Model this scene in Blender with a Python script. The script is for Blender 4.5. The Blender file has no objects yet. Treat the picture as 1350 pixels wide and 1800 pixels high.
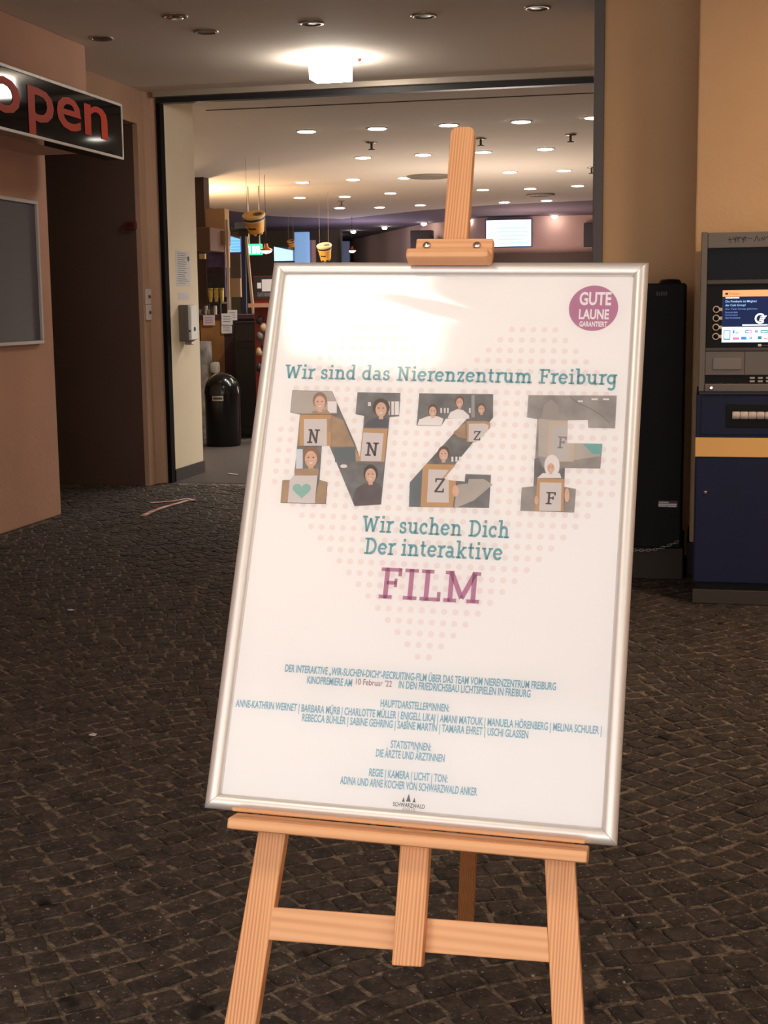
import bpy, bmesh, math, random
from mathutils import Vector, Matrix, noise
random.seed(7)
scene = bpy.context.scene
COL = scene.collection
V = Vector

# ------------------------------------------------------------------ camera
F = 2450.0                                   # focal length in pixels of the 1350 x 1800 frame
YAW, PITCH, ROLL = math.radians(12.844), math.radians(8.335), math.radians(0.6694)
CAM = V((0, 0, 1.4))
fwd = V((-math.sin(YAW) * math.cos(PITCH), math.cos(YAW) * math.cos(PITCH), -math.sin(PITCH)))
rt0 = V((math.cos(YAW), math.sin(YAW), 0)); dn0 = fwd.cross(rt0)
rt = math.cos(ROLL) * rt0 + math.sin(ROLL) * dn0
dn = -math.sin(ROLL) * rt0 + math.cos(ROLL) * dn0
cd = bpy.data.cameras.new('camera'); cam = bpy.data.objects.new('camera', cd); COL.objects.link(cam)
cd.sensor_fit = 'VERTICAL'; cd.sensor_height = 36.0; cd.lens = 36.0 * F / 1800.0
cd.clip_start = 0.05; cd.clip_end = 200
cam.matrix_world = Matrix(((rt.x, -dn.x, -fwd.x, CAM.x), (rt.y, -dn.y, -fwd.y, CAM.y), (rt.z, -dn.z, -fwd.z, CAM.z), (0, 0, 0, 1)))
scene.camera = cam

def ray(px, py):
    return fwd + rt * ((px - 675) / F) + dn * ((py - 900) / F)
def atZ(px, py, z=0.0):
    d = ray(px, py); return CAM + d * ((z - CAM.z) / d.z)
def atY(px, py, Y):
    d = ray(px, py); return CAM + d * (Y / d.y)
def atX(px, py, X):
    d = ray(px, py); return CAM + d * (X / d.x)
def project(p):
    q = V(p) - CAM; k = q.dot(fwd)
    return 675 + F * q.dot(rt) / k, 900 + F * q.dot(dn) / k

# ------------------------------------------------------------------ world, lights, exposure
scene.view_settings.view_transform = 'Standard'
scene.view_settings.look = 'None'
scene.view_settings.gamma = 1.0
scene.view_settings.use_curve_mapping = False
scene.view_settings.exposure = 1.7
wd = bpy.data.worlds.new('world'); scene.world = wd; wd.use_nodes = True
bg = wd.node_tree.nodes['Background']
bg.inputs[0].default_value = (1.0, 0.965, 0.94, 1); bg.inputs[1].default_value = 0.78

def lamp(name, kind, loc, power, color, size=0.3, aim=None, spot=None):
    l = bpy.data.lights.new(name, kind); l.energy = power; l.color = color
    if kind == 'AREA':
        l.shape = 'SQUARE'; l.size = size
    else:
        l.shadow_soft_size = size
    if spot: l.spot_size = math.radians(spot); l.spot_blend = 0.6
    o = bpy.data.objects.new(name, l); COL.objects.link(o); o.location = loc
    if aim is not None:
        o.rotation_euler = (V(aim) - V(loc)).to_track_quat('-Z', 'Y').to_euler()
    return o
# foyer: warm light over the sweets counter, cool light at the far end
lamp('counter_glow', 'POINT', (-7.4, 19.0, 2.2), 105, (1.0, 0.66, 0.36), 0.25)
lamp('foyer_fill', 'POINT', (-2.6, 17.5, 0.9), 70, (1.0, 0.86, 0.72), 0.5)  # unseen fill light without a fixture, added to brighten the foyer ceiling
lamp('foyer_far_glow', 'POINT', (-3.0, 25.6, 2.1), 25, (1.0, 0.72, 0.66), 0.3)
lamp('foyer_back_glow', 'POINT', (-6.6, 27.5, 2.2), 20, (0.86, 0.78, 1.0), 0.3)

# ------------------------------------------------------------------ materials
def srgb(r, g, b):
    f = lambda c: (c / 12.92 if c <= 0.04045 else ((c + 0.055) / 1.055) ** 2.4)
    return (f(r / 255), f(g / 255), f(b / 255), 1.0)
MATS = {}
def mat(name, col, rough=0.6, metal=0.0, emit=None, strength=0.0, var=0.0, vscale=6.0, bump=0.0, bscale=60.0, spec=0.5, col2=None):
    if name in MATS: return MATS[name]
    m = bpy.data.materials.new(name); m.use_nodes = True; MATS[name] = m
    nt = m.node_tree; b = nt.nodes['Principled BSDF']
    c = srgb(*col)
    b.inputs['Base Color'].default_value = c
    b.inputs['Roughness'].default_value = rough; b.inputs['Metallic'].default_value = metal
    b.inputs['Specular IOR Level'].default_value = spec
    tc = nt.nodes.new('ShaderNodeTexCoord')
    if var > 0 or col2:
        n = nt.nodes.new('ShaderNodeTexNoise'); n.inputs['Scale'].default_value = vscale; n.inputs['Detail'].default_value = 5
        nt.links.new(tc.outputs['Object'], n.inputs['Vector'])
        r = nt.nodes.new('ShaderNodeValToRGB'); r.color_ramp.elements[0].position = 0.3; r.color_ramp.elements[1].position = 0.7
        if col2:
            r.color_ramp.elements[0].color = c; r.color_ramp.elements[1].color = srgb(*col2)
        else:
            r.color_ramp.elements[0].color = tuple(x * (1 - var) for x in c[:3]) + (1,)
            r.color_ramp.elements[1].color = tuple(min(1, x * (1 + var)) for x in c[:3]) + (1,)
        nt.links.new(n.outputs['Fac'], r.inputs['Fac']); nt.links.new(r.outputs['Color'], b.inputs['Base Color'])
    if bump > 0:
        n2 = nt.nodes.new('ShaderNodeTexNoise'); n2.inputs['Scale'].default_value = bscale; n2.inputs['Detail'].default_value = 6
        nt.links.new(tc.outputs['Object'], n2.inputs['Vector'])
        bp = nt.nodes.new('ShaderNodeBump'); bp.inputs['Strength'].default_value = bump; bp.inputs['Distance'].default_value = 0.01
        nt.links.new(n2.outputs['Fac'], bp.inputs['Height']); nt.links.new(bp.outputs['Normal'], b.inputs['Normal'])
    if emit:
        b.inputs['Emission Color'].default_value = srgb(*emit); b.inputs['Emission Strength'].default_value = strength
    return m

def wood(name, axis, light=(222, 160, 106), dark=(180, 112, 66), freq=70.0):
    m = bpy.data.materials.new(name); m.use_nodes = True; nt = m.node_tree; b = nt.nodes['Principled BSDF']
    tc = nt.nodes.new('ShaderNodeTexCoord'); mp = nt.nodes.new('ShaderNodeMapping')
    sc = [1.0, 1.0, 1.0]; sc[axis] = 0.035
    mp.inputs['Scale'].default_value = sc
    nt.links.new(tc.outputs['Object'], mp.inputs['Vector'])
    n = nt.nodes.new('ShaderNodeTexNoise'); n.inputs['Scale'].default_value = 34.0; n.inputs['Detail'].default_value = 4
    nt.links.new(mp.outputs['Vector'], n.inputs['Vector'])
    w = nt.nodes.new('ShaderNodeTexWave'); w.wave_type = 'BANDS'; w.bands_direction = 'X' if axis != 0 else 'Y'
    w.inputs['Scale'].default_value = freq; w.inputs['Distortion'].default_value = 7.0; w.inputs['Detail'].default_value = 2.0
    w.inputs['Detail Scale'].default_value = 0.6
    nt.links.new(mp.outputs['Vector'], w.inputs['Vector'])
    mx = nt.nodes.new('ShaderNodeMath'); mx.operation = 'MULTIPLY'
    nt.links.new(n.outputs['Fac'], mx.inputs[0]); nt.links.new(w.outputs['Fac'], mx.inputs[1])
    r = nt.nodes.new('ShaderNodeValToRGB')
    r.color_ramp.elements[0].position = 0.08; r.color_ramp.elements[0].color = srgb(*light)
    r.color_ramp.elements[1].position = 0.62; r.color_ramp.elements[1].color = srgb(*dark)
    nt.links.new(mx.outputs[0], r.inputs['Fac']); nt.links.new(r.outputs['Color'], b.inputs['Base Color'])
    b.inputs['Roughness'].default_value = 0.55
    MATS[name] = m; return m

plaster_l = mat('plaster_salmon', (196, 154, 132), 0.9, var=0.08, vscale=1.6, bump=0.25, bscale=45)
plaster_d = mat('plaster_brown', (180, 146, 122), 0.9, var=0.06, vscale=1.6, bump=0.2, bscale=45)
mustard = mat('plaster_mustard', (220, 182, 140), 0.9, var=0.05, vscale=1.5, bump=0.25, bscale=50)
cream = mat('paint_cream', (240, 226, 198), 0.8, var=0.03, vscale=2)
ceil_m = mat('ceiling_paint', (226, 214, 202), 0.9, var=0.02, vscale=1)
ceil_p = mat('ceiling_purple', (112, 98, 108), 0.9)
black = mat('black_metal', (24, 21, 21), 0.45)
dark_post = mat('post_grey', (98, 92, 92), 0.5)
alu = mat('brushed_aluminium', (232, 228, 224), 0.42, metal=0.55)
chrome = mat('chrome', (235, 235, 235), 0.1, metal=1.0)
white = mat('white_plastic', (228, 226, 222), 0.5)
paper = mat('paper_white', (222, 218, 220), 0.8)

# ------------------------------------------------------------------ builders
WM = {}
class MB:
    def __init__(self): self.v = []; self.f = []; self.sm = set()
    def add(self, vs, fs, smooth=False):
        o = len(self.v); self.v += [V(p) for p in vs]
        for f in fs:
            if smooth: self.sm.add(len(self.f))
            self.f.append([i + o for i in f])
        return self
    def box(self, x0, x1, y0, y1, z0, z1):
        return self.add([(x0, y0, z0), (x1, y0, z0), (x1, y1, z0), (x0, y1, z0), (x0, y0, z1), (x1, y0, z1), (x1, y1, z1), (x0, y1, z1)],
                        [(0, 3, 2, 1), (4, 5, 6, 7), (0, 1, 5, 4), (1, 2, 6, 5), (2, 3, 7, 6), (3, 0, 4, 7)])
    def hexa(self, lo, hi):
        n = len(lo)
        return self.add(list(lo) + list(hi), [tuple(range(n))[::-1], tuple(range(n, 2 * n))] + [(i, (i + 1) % n, n + (i + 1) % n, n + i) for i in range(n)])
    def slab(self, poly, w0, w1):
        return self.hexa([(p[0], p[1], w0) for p in poly], [(p[0], p[1], w1) for p in poly])
    def lathe(self, prof, c, axis='Z', seg=24, smooth=True):
        vs = []; fs = []
        for r, h in prof:
            for k in range(seg):
                a = 2 * math.pi * k / seg; x, y = r * math.cos(a), r * math.sin(a)
                p = {'Z': (x, y, h), 'Y': (x, h, y), 'X': (h, x, y)}[axis]
                vs.append((c[0] + p[0], c[1] + p[1], c[2] + p[2]))
        for i in range(len(prof) - 1):
            for k in range(seg):
                fs.append((i * seg + k, i * seg + (k + 1) % seg, (i + 1) * seg + (k + 1) % seg, (i + 1) * seg + k))
        self.add(vs, fs, smooth)
        n = len(prof)
        self.add([vs[k] for k in range(seg)], [tuple(range(seg))[::-1]])
        self.add([vs[(n - 1) * seg + k] for k in range(seg)], [tuple(range(seg))])
        return self
    def tube(self, path, r, seg=6):
        path = [V(p) for p in path]; vs = []; fs = []
        for i, p in enumerate(path):
            t = (path[min(i + 1, len(path) - 1)] - path[max(i - 1, 0)]).normalized()
            a = t.cross(V((0, 0, 1)) if abs(t.z) < 0.9 else V((1, 0, 0))).normalized(); b = t.cross(a)
            for k in range(seg):
                q = 2 * math.pi * k / seg; vs.append(p + (a * math.cos(q) + b * math.sin(q)) * r)
        for i in range(len(path) - 1):
            for k in range(seg):
                fs.append((i * seg + k, i * seg + (k + 1) % seg, (i + 1) * seg + (k + 1) % seg, (i + 1) * seg + k))
        fs += [tuple(range(seg))[::-1], tuple((len(path) - 1) * seg + k for k in range(seg))]
        return self.add(vs, fs, True)
    def poly(self, pts, flip=False):
        i = tuple(range(len(pts))); return self.add(pts, [i[::-1] if flip else i])
    def build(self, name, m, parent=None, local=False, bevel=0.0, fix=True):
        root = parent
        while root is not None and root.parent is not None: root = root.parent
        M = WM.get(root.name) if root is not None else None
        vs = self.v
        if M is not None and not local:
            inv = M.inverted(); vs = [inv @ p for p in vs]
        me = bpy.data.meshes.new(name); me.from_pydata([tuple(p) for p in vs], [], self.f)
        if fix:
            bm = bmesh.new(); bm.from_mesh(me); bmesh.ops.recalc_face_normals(bm, faces=bm.faces); bm.to_mesh(me); bm.free()
        for i, p in enumerate(me.polygons):
            if i in self.sm: p.use_smooth = True
        me.materials.append(m)
        o = bpy.data.objects.new(name, me); COL.objects.link(o)
        if parent is not None: o.parent = parent
        if bevel > 0:
            bv = o.modifiers.new('edge', 'BEVEL'); bv.width = bevel; bv.segments = 2; bv.limit_method = 'ANGLE'; bv.angle_limit = math.radians(40)
        return o

def thing(name, label, cat, loc, group=None, M=None):
    o = bpy.data.objects.new(name, None); COL.objects.link(o); o.empty_display_size = 0.1
    M = M if M is not None else Matrix.Translation(V(loc))
    o.matrix_world = M; WM[o.name] = M
    o['label'] = label; o['category'] = cat
    if group: o['group'] = group
    return o
def tag(o, label, cat, group=None):
    o['label'] = label; o['category'] = cat
    if group: o['group'] = group
    return o
def struct(o, label=None):
    o['kind'] = 'structure'
    if label: o['label'] = label
    return o

# ------------------------------------------------------------------ lettering
_cache = {}
def font_mesh(s, bold=0.0):
    k = (s, bold)
    if k in _cache: return _cache[k]
    cu = bpy.data.curves.new('t', 'FONT'); cu.body = s; cu.size = 1.0; cu.resolution_u = 3; cu.offset = bold; cu.fill_mode = 'FRONT'
    o = bpy.data.objects.new('t', cu); COL.objects.link(o)
    dg = bpy.context.evaluated_depsgraph_get(); dg.update()
    me = bpy.data.meshes.new_from_object(o.evaluated_get(dg))
    vs = [v.co.copy() for v in me.vertices]; fs = [tuple(p.vertices) for p in me.polygons]
    bpy.data.objects.remove(o); bpy.data.curves.remove(cu); bpy.data.meshes.remove(me)
    _cache[k] = (vs, fs); return vs, fs
CAPH = None
def caph(bold=0.0):
    vs, _ = font_mesh('H', bold); return max(p.y for p in vs) - min(p.y for p in vs)
def text_into(mb, s, u0, u1, base, cap, put, bold=0.0):
    """write s from u0 to u1 on the line 'base', capitals 'cap' high; put(u, v) gives the 3D point"""
    vs, fs = font_mesh(s, bold)
    x0 = min(p.x for p in vs); x1 = max(p.x for p in vs); k = cap / caph(bold)
    mb.add([put(u0 + (p.x - x0) / (x1 - x0) * (u1 - u0), base + p.y * k) for p in vs], fs)

# slab-serif letters drawn from strokes: cap height 1, x-height .7
ST, SE = 0.165, 0.115
def _seg(a, b, w): 
    a, b = V((a[0], a[1])), V((b[0], b[1])); d = (b - a).normalized(); n = V((-d.y, d.x)) * (w / 2)
    return [a + n, a - n, b - n, b + n]
def _arc(cx, cy, rx, ry, a0, a1, w, n=12):
    out = []
    for i in range(n):
        t0 = math.radians(a0 + (a1 - a0) * i / n); t1 = math.radians(a0 + (a1 - a0) * (i + 1) / n)
        q = lambda t, s: V((cx + (rx + s) * math.cos(t), cy + (ry + s) * math.sin(t)))
        out.append([q(t0, w / 2), q(t0, -w / 2), q(t1, -w / 2), q(t1, w / 2)])
    return out
def _r(x0, x1, y0, y1): return [V((x0, y0)), V((x1, y0)), V((x1, y1)), V((x0, y1))]
def _stem(x, y0, y1): return _r(x - ST / 2, x + ST / 2, y0, y1)
def _foot(x, w=0.40): return _r(x - w / 2, x + w / 2, 0, SE)
X = 0.72
def _flag(x, y): return _r(x - 0.21, x, y - SE, y)
def glyph(c):
    s = ST
    if c == 'i': return 0.46, [_stem(.24, 0, X), _foot(.24), _flag(.24, X), _r(.14, .32, .86, 1.04)]
    if c == 'r': return 0.56, [_stem(.24, 0, X), _foot(.24), _flag(.24, X)] + _arc(.50, .40, .24, .27, 150, 70, s)
    if c == 'n': return 0.88, [_stem(.24, 0, X), _foot(.24, .38), _flag(.24, X), _stem(.66, 0, .45), _foot(.66, .38)] + _arc(.45, .44, .21, .21, 175, 0, s)
    if c == 'h': return 0.88, [_stem(.24, 0, 1.08), _foot(.24, .38), _flag(.24, 1.08), _stem(.66, 0, .45), _foot(.66, .38)] + _arc(.45, .44, .21, .21, 175, 0, s)
    if c == 'm': return 1.30, [_stem(.24, 0, X), _foot(.24, .36), _flag(.24, X), _stem(.66, 0, .45), _foot(.66, .34), _stem(1.08, 0, .45), _foot(1.08, .36)] + _arc(.45, .44, .21, .21, 175, 0, s) + _arc(.87, .44, .21, .21, 175, 0, s)
    if c == 'u': return 0.88, [_stem(.22, .28, X), _flag(.22, X), _stem(.64, 0, X), _flag(.64, X), _r(.64, .84, 0, SE)] + _arc(.43, .29, .21, .21, 180, 355, s)
    if c == 'd': return 0.80, [_stem(.58, 0, 1.08), _flag(.58, 1.08), _r(.58, .76, 0, SE)] + _arc(.36, .36, .25, .29, 20, 340, s, 16)
    if c == 'b': return 0.80, [_stem(.24, 0, 1.08), _flag(.24, 1.08)] + _arc(.44, .36, .25, .29, -160, 160, s, 16)
    if c == 'a': return 0.76, [_stem(.54, .06, .46), _r(.54, .74, 0, SE)] + _arc(.33, .47, .21, .19, 0, 140, s) + _arc(.33, .22, .21, .15, 30, 330, s * .9, 14)
    if c == 'e': return 0.74, [_r(.12, .60, .32, .42)] + _arc(.37, .36, .26, .29, 8, 325, s, 18)
    if c == 'c': return 0.68, _arc(.37, .36, .26, .29, 50, 318, s, 16) + [_r(.46, .60, .44, .62)]
    if c == 's': return 0.64, _arc(.32, .52, .18, .14, 30, 265, s * .92, 12) + _arc(.32, .21, .20, .15, 85, -150, s * .92, 12) + [_r(.42, .53, .48, .68), _r(.09, .20, .05, .25)]
    if c == 'g': return 0.80, [_stem(.58, -.12, X), _r(.58, .76, X - SE, X)] + _arc(.36, .38, .25, .27, 20, 340, s, 16) + _arc(.36, -.12, .22, .18, 0, -150, s)
    if c == 'z': return 0.66, [_r(.08, .58, X - SE * 1.1, X), _r(.08, .58, 0, SE * 1.1), _seg((.16, .06), (.50, .66), s), _r(.08, .18, .48, X), _r(.48, .58, 0, .22)]
    if c == 't': return 0.56, [_stem(.24, .2, .94), _r(.06, .48, X - SE, X)] + _arc(.40, .22, .16, .14, 180, 300, s)
    if c == 'k': return 0.84, [_stem(.24, 0, 1.08), _foot(.24, .36), _flag(.24, 1.08), _seg((.28, .30), (.62, .66), s * .8), _seg((.38, .38), (.64, .06), s * .9), _r(.52, .82, 0, SE), _r(.48, .78, X - SE, X)]
    if c == 'v': return 0.80, [_seg((.16, .68), (.40, .02), s), _seg((.64, .68), (.40, .02), s * .85), _r(.02, .32, X - SE, X), _r(.50, .80, X - SE, X)]
    if c == 'W': return 1.36, [_seg((.22, .95), (.42, .03), s), _seg((.66, .86), (.42, .03), s * .9), _seg((.66, .86), (.92, .03), s), _seg((1.14, .95), (.92, .03), s * .9), _r(.04, .42, 1 - SE, 1), _r(.96, 1.32, 1 - SE, 1)]
    if c == 'N': return 1.12, [_stem(.28, 0, 1), _stem(.82, 0, 1), _seg((.26, .97), (.84, .03), s), _foot(.28, .44), _r(.60, 1.04, 1 - SE, 1), _r(.06, .34, 1 - SE, 1)]
    if c == 'F': return 0.86, [_stem(.28, 0, 1), _foot(.28, .46), _r(.06, .80, 1 - SE, 1), _r(.28, .64, .46, .46 + SE), _r(.68, .80, .74, 1), _r(.56, .66, .38, .66)]
    if c == 'D': return 1.02, [_stem(.28, 0, 1), _r(.06, .5, 0, SE), _r(.06, .5, 1 - SE, 1)] + _arc(.46, .5, .40, .44, -90, 90, s, 16)
    if c == 'I': return 0.58, [_stem(.29, 0, 1), _foot(.29, .48), _r(.05, .53, 1 - SE, 1)]
    if c == 'L': return 0.84, [_stem(.28, 0, 1), _r(.06, .78, 0, SE), _r(.06, .50, 1 - SE, 1), _r(.66, .78, 0, .30)]
    if c == 'M': return 1.36, [_stem(.28, 0, 1), _stem(1.08, 0, 1), _seg((.28, .94), (.68, .14), s), _seg((1.08, .94), (.68, .14), s), _foot(.28, .44), _foot(1.08, .44), _r(.06, .34, 1 - SE, 1), _r(1.02, 1.30, 1 - SE, 1)]
    if c == 'Z': return 0.94, [_r(.10, .84, 1 - SE, 1), _r(.10, .84, 0, SE), _seg((.18, .06), (.76, .94), s), _r(.10, .22, .72, 1), _r(.72, .84, 0, .28)]
    return 0.42, []
def slab_into(mb, s, u0, u1, base, cap, put):
    w = sum(glyph(c)[0] for c in s) - 0.1; k = (u1 - u0) / w; x = -0.05
    for c in s:
        a, quads = glyph(c)
        for q in quads:
            n = len(q); mb.add([put(u0 + (x + p.x) * k, base + p.y * cap) for p in q], [tuple(range(n))])
        x += a

# ================================================================== STRUCTURE
CZ = 3.1
# ---- floor: mortar bed with basalt setts laid in shallow arcs
def floor_mat(name, stone):
    m = bpy.data.materials.new(name); m.use_nodes = True; nt = m.node_tree; b = nt.nodes['Principled BSDF']
    g = nt.nodes.new('ShaderNodeNewGeometry')
    n = nt.nodes.new('ShaderNodeTexNoise'); n.inputs['Scale'].default_value = 11.0 if stone else 30.0; n.inputs['Detail'].default_value = 8; n.inputs['Roughness'].default_value = 0.7
    nt.links.new(g.outputs['Position'], n.inputs['Vector'])
    r = nt.nodes.new('ShaderNodeValToRGB'); e = r.color_ramp.elements
    e[0].position = 0.36 if stone else 0.42; e[1].position = 0.68 if stone else 0.66
    e[0].color = srgb(46, 41, 39) if stone else srgb(66, 59, 53); e[1].color = srgb(84, 75, 69) if stone else srgb(150, 135, 118)
    nt.links.new(n.outputs['Fac'], r.inputs['Fac'])
    n2 = nt.nodes.new('ShaderNodeTexNoise'); n2.inputs['Scale'].default_value = 95.0; n2.inputs['Detail'].default_value = 3
    nt.links.new(g.outputs['Position'], n2.inputs['Vector'])
    r2 = nt.nodes.new('ShaderNodeValToRGB'); r2.color_ramp.elements[0].position = 0.64; r2.color_ramp.elements[1].position = 0.78
    r2.color_ramp.elements[0].color = (0, 0, 0, 1); r2.color_ramp.elements[1].color = (1, 1, 1, 1)
    nt.links.new(n2.outputs['Fac'], r2.inputs['Fac'])
    mx = nt.nodes.new('ShaderNodeMixRGB'); mx.inputs['Color2'].default_value = srgb(190, 174, 158)
    nt.links.new(r2.outputs['Color'], mx.inputs['Fac']); nt.links.new(r.outputs['Color'], mx.inputs['Color1'])
    # trodden-in dark blots
    n3 = nt.nodes.new('ShaderNodeTexNoise'); n3.inputs['Scale'].default_value = 7.0; n3.inputs['Detail'].default_value = 2
    nt.links.new(g.outputs['Position'], n3.inputs['Vector'])
    r3 = nt.nodes.new('ShaderNodeValToRGB'); r3.color_ramp.elements[0].position = 0.68; r3.color_ramp.elements[1].position = 0.73
    r3.color_ramp.elements[0].color = (0, 0, 0, 1); r3.color_ramp.elements[1].color = (1, 1, 1, 1)
    nt.links.new(n3.outputs['Fac'], r3.inputs['Fac'])
    mx2 = nt.nodes.new('ShaderNodeMixRGB'); mx2.inputs['Color2'].default_value = srgb(30, 26, 25)
    nt.links.new(r3.outputs['Color'], mx2.inputs['Fac']); nt.links.new(mx.outputs['Color'], mx2.inputs['Color1'])
    n4 = nt.nodes.new('ShaderNodeTexNoise'); n4.inputs['Scale'].default_value = 55.0; n4.inputs['Detail'].default_value = 10; n4.inputs['Roughness'].default_value = 0.8
    nt.links.new(g.outputs['Position'], n4.inputs['Vector'])
    r4 = nt.nodes.new('ShaderNodeValToRGB'); r4.color_ramp.elements[0].position = 0.32; r4.color_ramp.elements[1].position = 0.68
    r4.color_ramp.elements[0].color = (0.6, 0.6, 0.6, 1); r4.color_ramp.elements[1].color = (1.8, 1.8, 1.8, 1)
    nt.links.new(n4.outputs['Fac'], r4.inputs['Fac'])
    mx4 = nt.nodes.new('ShaderNodeMixRGB'); mx4.blend_type = 'MULTIPLY'; mx4.inputs['Fac'].default_value = 1.0
    nt.links.new(mx2.outputs['Color'], mx4.inputs['Color1']); nt.links.new(r4.outputs['Color'], mx4.inputs['Color2'])
    nt.links.new(mx4.outputs['Color'], b.inputs['Base Color'])
    b.inputs['Roughness'].default_value = 0.85; b.inputs['Specular IOR Level'].default_value = 0.25
    bp = nt.nodes.new('ShaderNodeBump'); bp.inputs['Strength'].default_value = 0.8; bp.inputs['Distance'].default_value = 0.008
    nt.links.new(n4.outputs['Fac'], bp.inputs['Height']); nt.links.new(bp.outputs['Normal'], b.inputs['Normal'])
    MATS[name] = m; return m
stone_m = floor_mat('basalt_sett', True); mortar_m = floor_mat('sandy_joint', False)
mb = MB(); mb.poly([(-9, -4, -0.0035), (5, -4, -0.0035), (5, 10.7, -0.0035), (-9, 10.7, -0.0035)])
floor = struct(mb.build('floor', mortar_m), 'dark basalt sett paving with sandy joints in front of the entrance')
variants = []
def sett_shape(seed):
    rr = random.Random(seed); c = []
    for sx, sy in ((-1, -1), (1, -1), (1, 1), (-1, 1)):
        c.append(V((sx * (0.5 - rr.uniform(0, .06)), sy * (0.5 - rr.uniform(0, .06)), 0)))
    ring = []
    for i in range(4):
        a, b_ = c[i], c[(i + 1) % 4]; m_ = (a + b_) / 2 + V((rr.uniform(-.03, .03), rr.uniform(-.03, .03), 0))
        ring += [a * 0.94, m_]
    low = [V((p.x, p.y, -0.6)) for p in ring]
    top = [V((p.x * 0.86, p.y * 0.86, rr.uniform(-.08, .10))) for p in ring]
    mid = [V((p.x, p.y, -0.22)) for p in ring]
    vs = low + mid + top + [V((0, 0, rr.uniform(0.0, .15)))]
    fs = []
    for k in range(2):
        for i in range(8): fs.append((k * 8 + i, k * 8 + (i + 1) % 8, (k + 1) * 8 + (i + 1) % 8, (k + 1) * 8 + i))
    for i in range(8): fs.append((16 + i, 16 + (i + 1) % 8, 24))
    return vs, fs
SV = [sett_shape(i) for i in range(12)]
SM = []
for i, (vs, fs) in enumerate(SV):
    me = bpy.data.meshes.new('cobblestone'); me.from_pydata([tuple(p) for p in vs], [], fs); me.materials.append(stone_m); SM.append(me)
A38 = math.radians(38)
ca, sa = math.cos(A38), math.sin(A38)
setts = []; rr = random.Random(3); PITCHR = 0.078
for j in range(-20, 190):
    t0 = j * PITCHR - 2.0; s = -7.0 + rr.uniform(0, .05)
    while s < 11:
        w = rr.uniform(.056, .086)
        ph = 2 * math.pi * (s - .92) / 1.5
        t = t0 + .0597 * math.sin(ph); th = A38 + math.atan(.25 * math.cos(ph))
        x = s * ca - t * sa; y = s * sa + t * ca
        if (-4.30 if y < 8.9 or y > 10.43 else -6.0) < x < 3.0 and 1.2 < y < 10.62:
            setts.append((x, y, th + rr.uniform(-.06, .06), w - .004 + rr.uniform(-.004, .003), PITCHR - .007 + rr.uniform(-.007, .004), rr.randrange(12), rr.uniform(-.002, .003)))
        s += w * math.cos(math.atan(.25 * math.cos(ph)))
POSTER_PX = [(482, 462), (1140, 462), (1088, 1490), (363, 1422)]
def inside(px, py, q):
    r = False; n = len(q)
    for i in range(n):
        (x0, y0), (x1, y1) = q[i], q[(i + 1) % n]
        if (y0 > py) != (y1 > py) and px < (x1 - x0) * (py - y0) / (y1 - y0) + x0: r = not r
    return r
near = []
for i, s_ in enumerate(setts):
    px, py = project((s_[0], s_[1], 0))
    if 12 < px < 1338 and py < 1792 and not inside(px, py, POSTER_PX) and not (440 < px < 970 and 1590 < py < 1690): near.append((V((s_[0], s_[1], -1.4)).length, i))
near.sort(); pick = set(i for _, i in near[:300])
mb = MB()
for i, (x, y, th, a, b_, k, dz) in enumerate(setts):
    if i in pick:
        o = bpy.data.objects.new('cobblestone', SM[k]); COL.objects.link(o); o.parent = floor
        o.location = (x, y, dz); o.rotation_euler = (0, 0, th); o.scale = (a, b_, 0.012)
    else:
        c, s = math.cos(th), math.sin(th); vs, fs = SV[k]
        mb.add([(x + p.x * a * c - p.y * b_ * s, y + p.x * a * s + p.y * b_ * c, dz + p.z * 0.012) for p in vs], fs)
cob = mb.build('cobblestone_field', stone_m, floor, local=True, fix=False); cob['kind'] = 'stuff'
# foyer floor
fl2 = mat('foyer_carpet', (66, 56, 50), 0.95, var=0.15, vscale=30, bump=0.3, bscale=200)
struct(MB().box(-13, 4, 10.7, 36, -0.1, 0.0).build('floor', fl2), 'dark grey foyer floor behind the entrance')
# ceilings
edge = [(4, 22.9), (-1.76, 23.48), (-3.6, 23.95), (-4.9, 24.76), (-6.8, 26.5), (-7.8, 25.2), (-8.07, 23.46), (-8.25, 22.2), (-13, 22)]
pc = [(-13, -1.8), (4, -1.8)] + edge
mb = MB(); mb.hexa([(x, y, CZ) for x, y in pc], [(x, y, CZ + .2) for x, y in pc])
struct(mb.build('ceiling', ceil_m), 'flat painted ceiling running from the arcade into the foyer')
pp = list(edge)[::-1] + [(4, 36), (-13, 36)]
mb = MB(); mb.hexa([(x, y, CZ + .01) for x, y in pp], [(x, y, CZ + .2) for x, y in pp])
struct(mb.build('ceiling', ceil_p), 'purple grey ceiling at the far end of the foyer')
mb = MB(); mb.box(-4.2, 4, 11.72, 11.735, CZ - .006, CZ + .01)
struct(mb.build('trim_1', mat('joint_line', (92, 82, 72), 0.9)), 'thin joint line across the foyer ceiling')

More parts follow.
